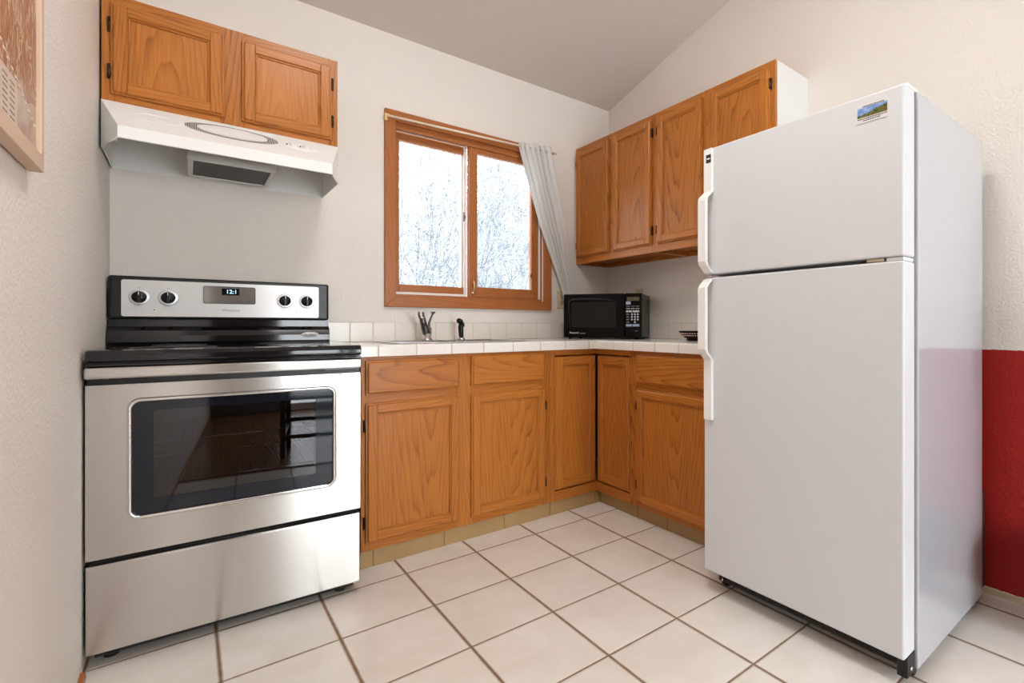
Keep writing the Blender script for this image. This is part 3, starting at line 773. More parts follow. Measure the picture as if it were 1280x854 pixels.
# filter box below
b = MB(); fx0, fx1, fy0, fy1 = 0.236, 0.500, -0.345, -0.070
ALU = plain('galvanised_steel', (0.58, 0.57, 0.54), 0.38, 0.7)
b.box(fx0, fx1, fy0, fy1, 1.632, 1.757, 0.002)
fb = part('filter_housing', b, HOODIN, hood)
b = MB()
b.box(fx0-0.004, fx1+0.004, fy0-0.002, fy0+0.014, 1.603, 1.631, 0.001); b.box(fx0-0.004, fx1+0.004, fy1-0.014, fy1, 1.603, 1.631, 0.001)
b.box(fx0-0.004, fx0+0.012, fy0+0.014, fy1-0.014, 1.603, 1.631, 0.001); b.box(fx1-0.012, fx1+0.004, fy0+0.014, fy1-0.014, 1.603, 1.631, 0.001)
ff = part('filter_frame', b, ALU, hood)
a = N('dark_filter_mesh'); co = a.obj(); sx = a.n('ShaderNodeSeparateXYZ'); a.l(co, sx.inputs[0])
g1 = a.math('LESS_THAN', a.math('FRACT', a.math('MULTIPLY', sx.outputs[0], 130)), 0.3); g2 = a.math('LESS_THAN', a.math('FRACT', a.math('MULTIPLY', sx.outputs[1], 130)), 0.3)
a.set(col=a.mix(a.math('MAXIMUM', g1, g2), (0.006, 0.005, 0.004), (0.045, 0.037, 0.028)), rough=0.5, metal=0.3); FILT = a.m  # near-black mesh with a slightly lighter wire grid
b = MB(); b.box(fx0+0.012, fx1-0.012, fy0+0.014, fy1-0.014, 1.607, 1.620); part('filter_mesh', b, FILT, ff, label='dark mesh')
for x in (fx0-0.008, fx1+0.004):
    b = MB(); b.box(x, x+0.006, fy0+0.02, fy0+0.03, 1.612, 1.628, 0.001); part('filter_clip', b, ALU, ff)
b = MB(); b.tube([(0.020, -0.30, 1.640), (0.045, -0.30, 1.640)], 0.006, 8); b.box(0.0095, 0.020, -0.31, -0.29, 1.632, 1.648, 0.001); part('lamp_socket', b, WHITE, hood)

# ------------------------------------------------------------------ electric range (local frame: x right, y back, z up)
TH = math.atan2(-0.0309, 0.72)
rg = thing('electric_range', 'stainless steel electric range with a black cooktop and oven window', 'stove', (0.0062, -0.68, 0), TH)
def rp(name, b, m, par=None, **kw): return part(name, b, m, par or rg, world=False, **kw)
RW = 0.718
b = MB()
b.box(0.004, 0.020, 0.042, 0.630, 0.035, 0.884); b.box(RW-0.020, RW-0.004, 0.042, 0.630, 0.035, 0.884)
b.box(0.020, RW-0.020, 0.615, 0.630, 0.035, 0.884); b.box(0.020, RW-0.020, 0.042, 0.615, 0.035, 0.050); b.box(0.020, RW-0.020, 0.042, 0.615, 0.860, 0.884)
b.box(0.020, RW-0.020, 0.042, 0.080, 0.050, 0.330); b.box(0.020, RW-0.020, 0.042, 0.060, 0.800, 0.860)
b.box(0.012, RW-0.012, 0.055, 0.60, 0.014, 0.0345)  # black block added where only shade lies under the drawer
rp('body', b, BLACKM)
b = MB()
x0, x1, y0, y1, z0, z1 = 0.085, 0.635, 0.045, 0.53, 0.375, 0.79
for q in ([(x0, y1, z0), (x1, y1, z0), (x1, y1, z1), (x0, y1, z1)], [(x0, y0, z0), (x1, y0, z0), (x1, y1, z0), (x0, y1, z0)], [(x0, y0, z1), (x0, y1, z1), (x1, y1, z1), (x1, y0, z1)],
          [(x0, y0, z0), (x0, y1, z0), (x0, y1, z1), (x0, y0, z1)], [(x1, y0, z0), (x1, y0, z1), (x1, y1, z1), (x1, y1, z0)]): b.poly(q)
rp('oven_cavity', b, plain('dark_oven_enamel', (0.02, 0.018, 0.018), 0.3))
for z in (0.50, 0.63):
    b = MB(); rr = 0.0022
    for yy in (0.065, 0.50): b.tube([(0.09, yy, z), (0.63, yy, z)], rr*1.4, 6)
    for k in range(15): xx = 0.095+0.53*k/14; b.tube([(xx, 0.065, z+0.003), (xx, 0.50, z+0.003)], rr, 5)
    rp('oven_rack', b, CHROME)
b = MB(); b.box(0.001, RW+0.001, 0.0, 0.040, 0.046, 0.2985, 0.004); b.box(0.001, RW+0.001, 0.001, 0.012, 0.2875, 0.301, 0.003)
rp('drawer', b, STEEL)
# door
dz0, dz1 = 0.318, 0.8205
dr = None
b = MB(); b.ring_plate((0.001, RW+0.001, dz0, dz1), rrect(0.094, 0.634, 0.421, 0.772, 0.026), 0.0, 0.036)
dr = rp('oven_door', b, STEEL)
b = MB(); L = rrect(0.094, 0.634, 0.421, 0.772, 0.026, 8)
b.tube([(p[0], -0.001, p[1]) for p in L + L[:2]], 0.0062, 8, cap=False)
rp('window_trim', b, CHROME, dr, label='polished trim around oven window')
b = MB(); b.ring_plate((0.098, 0.630, 0.425, 0.768), rrect(0.146, 0.576, 0.470, 0.737, 0.006, 3), 0.004, 0.004)
# round corners hidden by the trim
rp('glass_border', b, plain('black_glass', (0.006, 0.009, 0.016), 0.04, 0, spec=0.45), dr, label='black glass border')
b = MB(); b.box(0.144, 0.578, 0.0055, 0.0085, 0.468, 0.739); rp('oven_window', b, OVENGL, dr)
b = MB(); b.box(0.003, RW-0.001, 0.004, 0.036, 0.8207, 0.872, 0.002); rp('door_top_cap', b, BLACKP, dr)
hb = None
b = MB(); b.box(0.006, 0.714, -0.056, -0.036, 0.8425, 0.8745, 0.006, 0, 3); hb = rp('handle', b, STEEL, dr)
for x0, x1 in ((0.010, 0.050), (0.600, 0.712)):
    b = MB(); b.box(x0, x1, -0.037, 0.004, 0.836, 0.860, 0.004); rp('handle_bracket', b, BLACKP if x0 < 0.1 else plain('grey_bracket', (0.16, 0.17, 0.19), 0.4, 0.5), hb)
# cooktop
b = MB(); b.prism([(-0.030, 0.888), (-0.034, 0.894), (-0.034, 0.910), (-0.026, 0.921), (-0.01, 0.9235), (0.58, 0.9235), (0.58, 0.888)], 'x', 0.005, 0.7165, 0, False, 0.0025)
b.box(0.008, 0.714, -0.026, 0.05, 0.8835, 0.8875, 0.001); b.box(0.006, 0.716, -0.030, 0.03, 0.876, 0.883, 0.0015)
tp = rp('cooktop', b, BLACKG)
RING = plain('printed_burner_ring', (0.10, 0.10, 0.11), 0.2)
for bx_, by_, br_ in ((0.19, 0.12, 0.11), (0.53, 0.12, 0.09), (0.19, 0.38, 0.08), (0.53, 0.38, 0.11)):
    b = MB(); b.lathe([(br_, 0.0), (br_, 0.0006), (br_-0.004, 0.0006), (br_-0.004, 0.0)], (bx_, by_, 0.9236), 'z', 40, cap=False); rp('burner_ring', b, RING, tp)
# backguard
GX0, GX1 = -0.0265, 0.699
b = MB()
b.prism([(0.540, 0.9236), (0.536, 0.932), (0.538, 0.955), (0.546, 0.975), (0.556, 0.988), (0.572, 0.991), (0.572, 1.018), (0.630, 1.018), (0.630, 0.9236)], 'x', GX0, GX1)
rp('backguard_base', b, BLACKG)
b = MB(); b.box(GX0+0.002, GX1-0.002, 0.546, 0.628, 1.0185, 1.1815, 0.009, 0, 3)
bg = rp('backguard', b, BLACKP)
PF = 0.5455
b = MB(); b.prism(rrect(0.012, 0.656, 1.029, 1.167, 0.008), 'y', PF-0.0015, PF+0.002); rp('control_panel', b, PANELSTEEL, bg)
pf = PF-0.0016
for x in (0.062, 0.145, 0.528, 0.610):
    b = MB(); b.lathe([(0.0305, 0.0), (0.0305, -0.0012), (0.0275, -0.0018)], (x, pf, 1.102), 'y', 32); bz = rp('dial_ring', b, plain('pale_dial', (0.6, 0.6, 0.61), 0.35, 0.6), bg)
    b = MB(); b.lathe([(0.022, -0.002), (0.0215, -0.010), (0.0195, -0.014), (0.001, -0.0145)], (x, pf, 1.102), 'y', 28); b.box(x-0.0055, x+0.0055, pf-0.026, pf-0.012, 1.102-0.021, 1.102+0.022, 0.003)
    k = rp('knob', b, BLACKP, bg)
    b = MB(); b.box(x-0.001, x+0.001, pf-0.0265, pf-0.0255, 1.110, 1.122); rp('pointer', b, INKW, k)
    text_part('dial_mark', 'OFF', 0.006, INKG, bg, (x, pf-0.0003, 1.137), Matrix.Rotation(R90, 3, 'X'), 0.0002)
for x in (0.104, 0.570):
    b = MB(); b.lathe([(0.0022, 0.0), (0.0022, -0.001)], (x, pf, 1.055), 'y', 10); rp('indicator_lamp', b, INKK, bg)
b = MB(); b.prism(rrect(0.250, 0.423, 1.083, 1.154, 0.007), 'y', pf-0.0012, pf); dsp = rp('display', b, BLACKP, bg)
b = MB(); b.prism(rrect(0.2525, 0.4205, 1.0855, 1.1515, 0.006), 'y', pf-0.0018, pf-0.001); rp('display_overlay', b, plain('bronze_overlay', (0.30, 0.27, 0.25), 0.08, 0.6), dsp)
b = MB(); b.box(0.310, 0.368, pf-0.0024, pf-0.0016, 1.119, 1.146); rp('clock_window', b, BLACKG, dsp)
text_part('clock_digits', '12:1', 0.022, DIGIT, dsp, (0.342, pf-0.0026, 1.1325), Matrix.Rotation(R90, 3, 'X'), 0.0002)
for x, z in ((0.302, 1.094), (0.372, 1.095), (0.402, 1.113), (0.402, 1.094)):
    b = MB(); b.lathe([(0.0042, 0.0), (0.0042, -0.0006), (0.0034, -0.0006), (0.0034, 0.0)], (x, pf-0.0018, z), 'y', 14, cap=False); rp('touch_key', b, INKK, dsp)
text_part('maker_name', 'Whirlpool', 0.0145, INKG, bg, (0.338, pf-0.0003, 1.057), Matrix.Rotation(R90, 3, 'X'), 0.0002, font_shear=0.25)
b = MB(); b.lathe([(0.033, 0.0), (0.033, -0.0008)], (0.622, 0.5370, 0.955), 'y', 30, sy=0.36)
for v in b.bm.verts: v.co.y += max(0, v.co.z-0.955)*0.35
ov = rp('oval_badge', b, plain('badge_white', (0.75, 0.76, 0.78), 0.3), rg, label='white oval badge')
text_part('badge_name', 'AccuBake', 0.011, INKK, ov, (0.622, 0.5357, 0.955), Matrix.Rotation(R90-0.12, 3, 'X'), 0.0002)
for x in (0.045, 0.665):
    for y in (0.06, 0.56):
        b = MB(); b.lathe([(0.018, 0.0), (0.018, 0.010), (0.010, 0.012), (0.010, 0.016)], (x, y+0.02, 0.0), 'z', 16); rp('foot', b, BLACKM)

# ------------------------------------------------------------------ refrigerator
RX, RD, RB = 1.7215, 1.801, 2.419
RY1, RY0 = -1.513, -2.199
fr = thing('refrigerator', 'tall white top-freezer refrigerator with long handles on its left edge', 'refrigerator', (2.1, -1.856, 0))
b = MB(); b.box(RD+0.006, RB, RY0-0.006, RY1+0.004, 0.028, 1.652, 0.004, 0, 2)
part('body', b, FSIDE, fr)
b = MB(); b.box(RD-0.003, RD+0.0058, RY0+0.012, RY1-0.012, 0.095, 1.640, 0.0); part('gasket', b, GASK, fr)
def fdoor(name, z0, z1):
    b = MB(); b.box(RX, RD-0.0035, RY0, RY1, z0, z1, 0.006, 0, 3); return part(name, b, FDOOR, fr)
ft_ = fdoor('freezer_door', 1.1835, 1.651); fb_ = fdoor('fridge_door', 0.084, 1.171)
def handle(pts, d, ya, yb):
    """side profile (x offset out of the door, z) thickened into a strap and extruded in y"""
    b = MB(); th_ = 0.012
    outer = [(RX - ox - th_, z) for ox, z in pts]; inner = [(RX - ox, z) for ox, z in pts][::-1]
    poly = outer + inner
    t = bmesh.new()
    n = len(poly); h = len(pts)
    A = [t.verts.new((p[0], ya, p[1])) for p in poly]; B = [t.verts.new((p[0], yb, p[1])) for p in poly]
    for i in range(n): t.faces.new((A[i], B[i], B[(i+1) % n], A[(i+1) % n]))
    for i in range(h-1):
        t.faces.new((A[i], A[i+1], A[n-2-i], A[n-1-i])); t.faces.new((B[i], B[n-1-i], B[n-2-i], B[i+1]))
    bmesh.ops.recalc_face_normals(t, faces=t.faces)
    bmesh.ops.bevel(t, geom=[e_ for e_ in t.edges if len(e_.link_faces) == 2 and e_.calc_face_angle(0) > 0.9], offset=0.003, segments=2, affect='EDGES')
    b.merge(t, 0, False)
    return part('handle', b, FHAND, d)
hy0, hy1 = RY1-0.046, RY1-0.006
h1 = handle([(0.0, 1.648), (0.0, 1.488), (0.030, 1.462), (0.034, 1.450), (0.034, 1.228), (0.028, 1.215), (0.0, 1.190)], ft_, hy0, hy1)
h2 = handle([(0.0, 1.166), (0.022, 1.146), (0.034, 1.132), (0.034, 0.908), (0.028, 0.896), (0.0, 0.868), (0.0, 0.645)], fb_, hy0, hy1)
b = MB(); b.box(RX-0.0135, RX-0.0115, -1.555, -1.533, 1.594, 1.624, 0.0005); bd_ = part('badge', b, INKK, h1, label='small black badge')
b = MB(); b.box(RX-0.0142, RX-0.0132, -1.551, -1.537, 1.606, 1.611); part('badge_mark', b, INKW, bd_)
b = MB(); b.box(RX+0.012, RD+0.004, RY0+0.006, RY0+0.05, 1.1725, 1.1822, 0.001); b.tube([(RX+0.045, RY0+0.022, 1.170), (RX+0.045, RY0+0.022, 1.185)], 0.008, 10); part('hinge', b, FHAND, fr)
b = MB(); b.box(RX+0.006, RX+0.012, RY0+0.055, RY0+0.10, 1.1735, 1.1815); part('hinge_label', b, plain('tan_label', (0.5, 0.4, 0.28), 0.5), fr)
b = MB(); b.box(RX+0.03, RD+0.07, RY0+0.002, RY0+0.05, 1.6525, 1.662, 0.003); part('hinge', b, FHAND, fr)
b = MB(); b.box(RX+0.062, RD+0.0055, RY0+0.03, RY1-0.02, 0.030, 0.080, 0.002)
for k in range(26):
    yy = RY0+0.05+k*0.0235; b.box(RX+0.058, RX+0.062, yy, yy+0.012, 0.040, 0.070)
part('kick_grille', b, DARK, fr)
for y, xo in ((RY0+0.018, 0.0), (RY1-0.03, 0.045)):
    b = MB(); b.box(RX+0.028+xo, RD+0.004, y-0.016, y+0.012, 0.022, 0.082, 0.003); b.lathe([(0.006, 0.0), (0.006, -0.004)], (RX+0.05, y-0.016, 0.045), 'y', 12, mi=1)
    b.lathe([(0.018, -0.01), (0.018, 0.01)], (RD+0.02, y, 0.018), 'y', 16)
    part('roller', b, [BLACKP, CHROME], fr)
for y in (RY0+0.018, RY1-0.03):
    b = MB(); b.lathe([(0.018, -0.01), (0.018, 0.01)], (RB-0.05, y, 0.018), 'y', 16); b.box(RB-0.06, RB-0.04, y-0.008, y+0.008, 0.018, 0.03); part('roller', b, BLACKP, fr)
b = MB(); b.box(RB, RB+0.035, RY0-0.004, RY1-0.02, 0.05, 0.40, 0.004)
part('condenser_cover', b, BLACKM, fr)

# picture magnet on the freezer door
a = N('landscape_print'); co = a.obj(); sp3 = a.n('ShaderNodeSeparateXYZ'); a.l(co, sp3.inputs[0])
yy, zz = sp3.outputs[1], sp3.outputs[2]
hill = a.math('MULTIPLY_ADD', a.noise(co, 45, 3), 0.022, -0.012)
hz_ = a.math('SUBTRACT', zz, a.math('ADD', hill, a.math('MULTIPLY', yy, -0.22)))
veg = a.ramp(a.noise(co, 160, 3), [(0.35, (0.02, 0.03, 0.008)), (0.5, (0.10, 0.16, 0.02)), (0.65, (0.20, 0.06, 0.02))])
sky = a.ramp(a.noise(co, 90, 2), [(0.35, (0.12, 0.26, 0.60)), (0.7, (0.32, 0.45, 0.72))])
a.set(col=a.mix(a.math('GREATER_THAN', hz_, 0.004), veg, sky), rough=0.25); LAND = a.m
mg = thing('fridge_magnet', 'small rectangular landscape picture magnet on the freezer door', 'magnet', (RX-0.001, -2.1155, 1.600))
b = MB(); b.box(RX-0.0018, RX-0.0002, -2.158, -2.073, 1.573, 1.6245, 0.0004); part('backing', b, plain('magnet_card', (0.72, 0.70, 0.70), 0.4), mg)
b = MB(); b.box(RX-0.0022, RX-0.0016, -2.157, -2.076, 1.589, 1.617); part('picture', b, LAND, mg)
random.seed(3)
for z, y0, y1 in ((1.6195, -2.090, -2.145), (1.5850, -2.077, -2.155), (1.5795, -2.092, -2.138)):
    b = MB(); y = y0
    while y > y1:
        l = random.uniform(0.002, 0.006); b.box(RX-0.0022, RX-0.0016, y-l, y, z-0.0012, z+0.0012); y -= l+0.0012
    part('caption', b, INKK, mg)

# ------------------------------------------------------------------ microwave (local: x along its front, y to the back)
MT = math.radians(-55.1)
MWK = plain('microwave_black', (0.004, 0.004, 0.0045), 0.12, 0, spec=0.12)
mw = thing('microwave', 'black countertop microwave standing diagonally in the counter corner', 'microwave', (2.005, -0.187, 0.9147), MT)
def mp(name, b, m, par=None, **kw): return part(name, b, m, par or mw, world=False, **kw)
MW, MH, MDp = 0.490, 0.272, 0.275
b = MB(); b.box(0.004, MW-0.004, 0.022, MDp, 0.012, MH, 0.004); mp('case', b, MWK)
b = MB(); b.box(0.0, 0.384, 0.0, 0.0215, 0.010, MH+0.001, 0.007, 0, 3); md_ = mp('door', b, MWK)
b = MB(); b.prism(rrect(0.052, 0.332, 0.070, 0.222, 0.004), 'y', -0.0012, 0.002)
mp('door_window', b, plain('dark_screen', (0.020, 0.0175, 0.015), 0.3, 0, spec=0.1), md_, label='dark grey screen')
b = MB(); L = [(0.044, 0.062), (0.042, 0.10), (0.038, 0.15), (0.036, 0.20), (0.038, 0.232), (0.06, 0.240), (0.12, 0.243), (0.20, 0.243), (0.28, 0.238), (0.345, 0.228)]
b.tube([(p[0], -0.0005, p[1]) for p in L], [0.002, 0.0035, 0.004, 0.0045, 0.006, 0.008, 0.008, 0.007, 0.004, 0.002], 10); mp('door_rim', b, BLACKG, md_)
text_part('maker_name', 'Panasonic', 0.0155, INKW, md_, (0.040, -0.0006, 0.038), Matrix.Rotation(R90, 3, 'X'), 0.0003, 'LEFT')
text_part('model_name', 'The Genius', 0.007, INKW, md_, (0.108, -0.0006, 0.0345), Matrix.Rotation(R90, 3, 'X'), 0.0003, 'LEFT', 0.3)
b = MB(); b.box(0.386, MW, 0.0, 0.0215, 0.010, MH+0.001, 0.006, 0, 3); cp_ = mp('control_panel', b, MWK)
b = MB(); b.box(0.400, 0.474, -0.001, 0.001, 0.228, 0.250); mp('display', b, plain('green_grey_display', (0.10, 0.095, 0.055), 0.2), cp_)
def key(x0, x1, z0, z1, m, bev=0.002):
    b = MB(); b.box(x0, x1, -0.0014, 0.001, z0, z1, 0.0004); mp('key', b, m, cp_)
key(0.394, 0.422, 0.206, 0.224, KEYB)
for x0 in (0.394, 0.422, 0.450):
    key(x0+0.002, x0+0.024, 0.194, 0.197, INKG); key(x0+0.002, x0+0.024, 0.180, 0.184, KEYW)
key(0.394, 0.430, 0.160, 0.171, KEYW); key(0.434, 0.474, 0.160, 0.171, KEYW)
for r in range(4):
    z = 0.148-0.0155*r
    key(0.397, 0.412, z-0.003, z+0.003, INKG)
    for c_ in range(3):
        if r == 3 and c_ != 1: continue
        b = MB(); b.lathe([(0.0058, 0.001), (0.0058, -0.0014)], (0.430+0.0175*c_, 0.0, z), 'y', 16); mp('key', b, KEYW, cp_)
key(0.394, 0.430, 0.076, 0.090, KEYB); key(0.434, 0.474, 0.076, 0.090, KEYB)
b = MB(); b.box(0.448, 0.464, -0.001, 0.001, 0.048, 0.051); mp('panel_mark', b, INKG, cp_)
for x in (0.03, MW-0.04):
    for y in (0.04, 0.24):
        b = MB(); b.lathe([(0.010, 0.0), (0.010, 0.013)], (x, y, 0.0), 'z', 12); mp('foot', b, BLACKM)

# ------------------------------------------------------------------ woven bowl
bo = thing('bowl', 'dark woven bowl with pale beads on the counter beside the refrigerator', 'bowl', (2.335, -0.968, 0.9147))
b = MB(); prof = [(0.058, 0.0), (0.060, 0.008), (0.055, 0.010), (0.072, 0.018), (0.090, 0.034), (0.101, 0.048), (0.104, 0.051), (0.101, 0.052), (0.088, 0.036), (0.068, 0.020), (0.010, 0.014)]
b.lathe(prof, (2.335, -0.968, 0.9147), 'z', 48)
part('basket', b, plain('dark_wicker', (0.014, 0.005, 0.005), 0.5, 0, spec=0.15), bo)
b = MB()
for z, r in ((0.028, 0.0865), (0.0385, 0.0975)):
    for k in range(46):
        an = 2*math.pi*k/46
        b.lathe([(0.002, -0.0032), (0.0042, 0.0), (0.002, 0.0032)], (2.335+r*math.cos(an), -0.968+r*math.sin(an), 0.9147+z), 'z', 6)
part('beads', b, plain('pale_pink_bead', (0.78, 0.50, 0.44), 0.35), bo, label='two rows of pale pink beads')

# ------------------------------------------------------------------ outlets
def outlet(name, lab, plane, loc):
    t = thing(name, lab, 'outlet', loc); x, y, z = loc
    def BX(b, u0, u1, d0, d1, z0, z1, bev=0.0):
        if plane == 'y': b.box(x+u0, x+u1, y-d1, y-d0, z+z0, z+z1, bev)
        else: b.box(x-d1, x-d0, y+u0, y+u1, z+z0, z+z1, bev)
    b = MB(); BX(b, -0.035, 0.035, 0.0003, 0.006, -0.057, 0.057, 0.002); pl = part('plate', b, IVORY, t)
    for zc in (-0.02, 0.02):
        b = MB(); BX(b, -0.014, 0.014, 0.0055, 0.008, zc-0.013, zc+0.013, 0.003); rc = part('receptacle', b, plain('ivory_dark', (0.5, 0.39, 0.24), 0.4), pl)
        b = MB(); BX(b, -0.006, -0.004, 0.0075, 0.0085, zc-0.004, zc+0.005); BX(b, 0.004, 0.006, 0.0075, 0.0085, zc-0.004, zc+0.005); part('slots', b, INKK, rc)
    b = MB(); BX(b, -0.003, 0.003, 0.0055, 0.0075, -0.003, 0.003, 0.001); part('screw', b, BRASS, pl)
outlet('wall_outlet', 'ivory wall outlet between the window and the microwave', 'y', (2.118, 0.0, 1.166))
outlet('wall_outlet', 'ivory wall outlet on the right wall, peeking out above the microwave', 'x', (W, -0.318, 1.180))

# ------------------------------------------------------------------ framed relief map on the left wall
fm = thing('framed_print', 'wood-framed brown relief map hanging on the left wall', 'picture', (0.0, -1.7, 1.28))
PY1, PY0, PZ0, PZ1 = -1.318, -2.12, 1.281, 1.90
b = MB(); fw_ = 0.030
for q in ((PY0, PY1, PZ0, PZ0+fw_), (PY0, PY1, PZ1-fw_, PZ1), (PY0, PY0+fw_, PZ0+fw_, PZ1-fw_), (PY1-0.020, PY1, PZ0+fw_, PZ1-fw_)):
    b.box(0.003, 0.023, q[0], q[1], q[2], q[3], 0.0015)
part('frame', b, TAN, fm)
a = N('relief_map'); co = a.obj()
st = a.vmath('MULTIPLY', co, (1.0, 2.2, 0.8))
nn = a.noise(st, 9, 7, 0.62, 1.6)
ridge = a.math('MULTIPLY', a.math('ABSOLUTE', a.math('SUBTRACT', nn, 0.5)), 4.0)
colr = a.ramp(ridge, [(0.0, (0.70, 0.52, 0.38)), (0.16, (0.30, 0.12, 0.06)), (0.5, (0.40, 0.19, 0.10)), (1.0, (0.62, 0.42, 0.30))])
sp4 = a.n('ShaderNodeSeparateXYZ'); a.l(co, sp4.inputs[0])
low = a.math('LESS_THAN', a.math('ADD', sp4.outputs[2], a.math('MULTIPLY', a.noise(co, 5, 3), 0.10)), 0.17)
flat = a.ramp(a.noise(co, 14, 5, 0.6, 1.0), [(0.35, (0.42, 0.28, 0.20)), (0.6, (0.58, 0.42, 0.31)), (0.75, (0.36, 0.30, 0.27))])
a.set(col=a.mix(a.math('MULTIPLY', low, 0.85), colr, flat), rough=0.35); MAPM = a.m
b = MB(); b.box(0.006, 0.016, PY0+fw_, PY1-0.020, PZ0+fw_, PZ1-fw_); pr = part('print', b, MAPM, fm)
b = MB(); b.box(0.0158, 0.0165, -1.62, -1.475, 1.313, 1.392); ky = part('map_key', b, plain('pale_key_panel', (0.62, 0.50, 0.40), 0.4), pr, label='pale key panel')
b = MB()
for r_ in range(7):
    for c_ in range(3): b.box(0.0163, 0.0168, -1.605+c_*0.042, -1.578+c_*0.042, 1.322+r_*0.0095, 1.3242+r_*0.0095)
part('key_lines', b, plain('brown_ink', (0.28, 0.17, 0.11), 0.5), ky)
b = MB()
for k in range(12):
    y = -1.60 + k*0.022; z = 1.428 - 0.0065*k; b.box(0.0158, 0.0166, y, y+0.012, z, z+0.004)
part('dashed_border', b, plain('pale_ink', (0.72, 0.62, 0.52), 0.5), pr)

# ------------------------------------------------------------------ chair behind the photographer (seen in the oven window)
ch = thing('dining_chair', 'dark wooden dining chair behind the viewpoint, reflected in the oven window', 'chair', (0.78, -3.25, 0.008), math.radians(8))
def cp(name, b): return part(name, b, RED_W, ch, world=False)
b = MB(); b.box(-0.21, 0.21, -0.20, 0.20, 0.43, 0.455, 0.006); cp('seat', b)
for sx in (-0.185, 0.185):
    b = MB(); b.box(sx-0.018, sx+0.018, 0.155, 0.19, 0.0, 0.43, 0.004); cp('leg', b)
    b = MB(); b.box(sx-0.018, sx+0.018, -0.205, -0.17, 0.0, 0.92, 0.004); cp('leg', b)
    b = MB(); b.box(sx-0.010, sx+0.010, -0.17, 0.155, 0.17, 0.20, 0.003); cp('stretcher', b)
for z in (0.14, 0.27):
    b = MB(); b.box(-0.167, 0.167, 0.163, 0.182, z, z+0.03, 0.003); cp('stretcher', b)
for z in (0.58, 0.70, 0.84):
    b = MB(); b.box(-0.167, 0.167, -0.197, -0.178, z, z+0.055, 0.004); cp('back_slat', b)

# ------------------------------------------------------------------ body of the added, unseen fill lamp (its light is set at the top)
lm = thing('fill_lamp', 'round flush ceiling lamp added above the view as a fill light, unseen', 'lamp', (0.85, -2.0, 2.955))
b = MB(); b.lathe([(0.10, 0.09), (0.24, 0.03), (0.24, 0.0)], (0.85, -2.0, 2.955), 'z', 32); part('fill_lamp_base', b, WHITE, lm)

# ------------------------------------------------------------------ outside the sink window: snowy bank and bare shrubs
SNOW = N('snow'); co = SNOW.obj(); SNOW.set(col=(0.88, 0.90, 0.93), rough=0.8, spec=0.2); SNOW = SNOW.m
b = MB(); random.seed(11); gx, gy = 40, 30; vs = []
for j in range(gy+1):
    row = []
    for i in range(gx+1):
        x = -3 + 14*i/gx; y = 0.6 + 9*j/gy
        z = 0.2 + 0.42*(y-0.6) + 0.10*math.sin(x*2.1+y) + 0.08*math.sin(x*5.3-2.2*y) + random.uniform(-0.03, 0.03)
        row.append(b.bm.verts.new((x, y, z)))
    vs.append(row)
for j in range(gy):
    for i in range(gx):
        f = b.bm.faces.new((vs[j][i], vs[j][i+1], vs[j+1][i+1], vs[j+1][i])); f.smooth = True
sb = part('snow_bank', b, SNOW); sb['kind'] = 'structure'
a = N('frosted_bark'); geo = a.n('ShaderNodeNewGeometry'); spn = a.n('ShaderNodeSeparateXYZ'); a.l(geo.outputs['Normal'], spn.inputs[0]); co = a.obj()
sn = a.math('GREATER_THAN', a.math('ADD', spn.outputs[2], a.math('MULTIPLY_ADD', a.noise(co, 9, 2), 1.2, -0.6)), 0.05)
a.set(col=a.mix(sn, (0.135, 0.143, 0.168), (0.5, 0.54, 0.60)), rough=0.8); BARK = a.m
thicket = MB()
def shrub(x, y, h, n, seed):
    rnd = random.Random(seed); b = thicket
    z0 = 0.2 + 0.42*(y-0.6)
    def grow(p, d, L, r, lev):
        pts = [p]; rr = [r]; q = p.copy(); dd = d.copy()
        k = 4
        for i in range(k):
            dd = (dd + Vector((rnd.gauss(0, .18), rnd.gauss(0, .18), rnd.gauss(-0.01, .11)))).normalized()
            if (q + dd*L/k).y < 0.35: dd = Vector((dd.x, abs(dd.y) + 0.1, dd.z)).normalized()
            q = q + dd*L/k; pts.append(q.copy()); rr.append(r*(1-0.75*(i+1)/k))
        b.tube(pts, rr, 4 if lev > 0 else 5, cap=False)
        if lev < 3:
            for i in range(1, k+1):
                for _ in range(2):
                    nd = (dd + Vector((rnd.gauss(0, .65), rnd.gauss(0, .65), rnd.gauss(0.0, .4)))).normalized()
                    grow(pts[i], nd, L*rnd.uniform(.35, .6), max(rr[i]*0.75, 0.0016), lev+1)
    for k in range(n):
        an = rnd.uniform(0, 6.28); d = Vector((math.cos(an)*rnd.uniform(.1, .6), math.sin(an)*rnd.uniform(.1, .6), 1)).normalized()
        grow(Vector((x+rnd.uniform(-.15, .15), y+rnd.uniform(-.15, .15), z0-0.05)), d, h*rnd.uniform(.6, 1), 0.009, 0)
spots = [(1.45, 0.95, 1.4, 3), (1.75, 1.35, 1.6, 3), (1.95, 1.9, 1.7, 3), (2.05, 2.5, 2.2, 3), (2.5, 3.2, 2.6, 3), (2.2, 1.3, 1.5, 2), (2.6, 1.25, 1.3, 3), (2.9, 1.75, 1.6, 4), (2.2, 1.8, 1.5, 4), (3.4, 2.3, 1.8, 4), (2.7, 2.5, 1.9, 4), (3.0, 3.3, 2.1, 4), (3.9, 3.0, 2.0, 4), (4.6, 3.9, 2.4, 4), (3.6, 4.3, 2.5, 4), (5.4, 4.6, 2.6, 4), (1.65, 1.5, 2.4, 3), (2.1, 2.6, 2.8, 3), (1.5, 1.2, 2.0, 2), (2.0, 2.1, 2.0, 3), (2.3, 2.9, 2.8, 3), (3.3, 3.2, 2.9, 3), (2.45, 1.6, 1.8, 2)]
for k, (x, y, h, n) in enumerate(spots):
    shrub(x, y, h, n, 40+k)
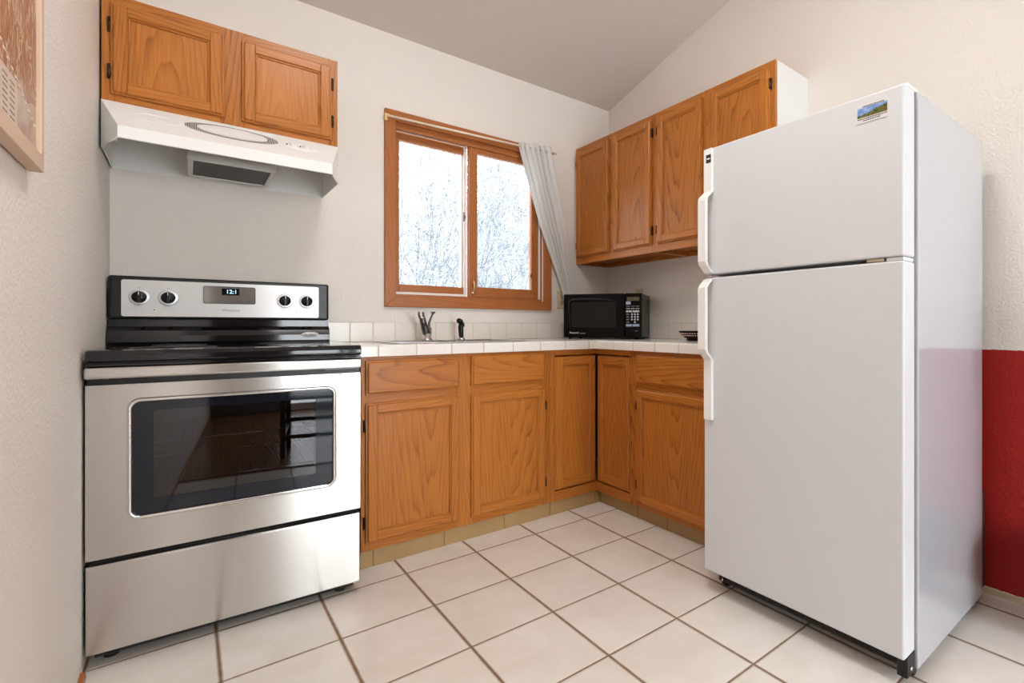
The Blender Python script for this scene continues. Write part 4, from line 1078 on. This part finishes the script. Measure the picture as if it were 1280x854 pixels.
tag(part('bare_branches', thicket, BARK), 'tangle of bare snow-dusted branches on the bank outside the window', 'branches', kind='stuff')

# ------------------------------------------------------------------ potted plant by the red wall, one leaf tip reaches into the frame
pp = thing('potted_plant', 'leafy houseplant in a dark pot by the red wall, leaf tip at the right edge', 'plant', (2.365, -2.47, 0))
b = MB(); b.lathe([(0.085, 0.0), (0.118, 0.10), (0.132, 0.24), (0.136, 0.29), (0.124, 0.29), (0.118, 0.25), (0.004, 0.25)], (2.365, -2.47, 0.0), 'z', 32); part('pot', b, plain('dark_glazed_pot', (0.018, 0.014, 0.013), 0.3), pp)
LEAF = plain('dark_green_leaf', (0.035, 0.075, 0.022), 0.4)
rnd = random.Random(5)
b = MB()
tips = []
for k in range(7):
    an = 2*math.pi*k/7+0.4; rr = 0.03; top = Vector((2.365+0.07*math.cos(an), -2.47+0.07*math.sin(an), 0.86+0.03*k))
    b.tube([(2.365+rr*math.cos(an), -2.47+rr*math.sin(an), 0.245), (2.365+0.05*math.cos(an), -2.47+0.05*math.sin(an), 0.6), top], [0.005, 0.004, 0.003], 6); tips.append(top)
part('stems', b, plain('brown_stem', (0.09, 0.06, 0.03), 0.6), pp)
def leaf(p, q, wd):
    b = MB(); p, q = Vector(p), Vector(q); d = q-p; sd = d.cross(Vector((0, 0, 1))).normalized(); up = sd.cross(d).normalized()
    n = 8; rows_ = []
    for i in range(n+1):
        t = i/n; w_ = wd*math.sin(math.pi*min(1, t*0.96+0.04))**0.8; c_ = p+d*t+up*0.02*math.sin(math.pi*t)
        rows_.append([b.bm.verts.new(c_-sd*w_+up*w_*0.25), b.bm.verts.new(c_), b.bm.verts.new(c_+sd*w_+up*w_*0.25)])
    for a_, c_ in zip(rows_, rows_[1:]):
        for k in range(2): b.bm.faces.new((a_[k], a_[k+1], c_[k+1], c_[k])).smooth = True
    part('leaf', b, LEAF, pp, solid=0.0008)
leaf((2.385, -2.40, 1.02), (2.378, -2.322, 1.072), 0.013)
for t_ in tips:
    for k in range(3):
        an = rnd.uniform(3.4, 6.0) if k else rnd.uniform(3.6, 5.8)
        L_ = rnd.uniform(0.08, 0.12)
        leaf(t_-Vector((0, 0, 0.06*k)), t_+Vector((L_*0.8*math.cos(an)*0.7, L_*math.sin(an), 0.03-0.06*k)), 0.016)
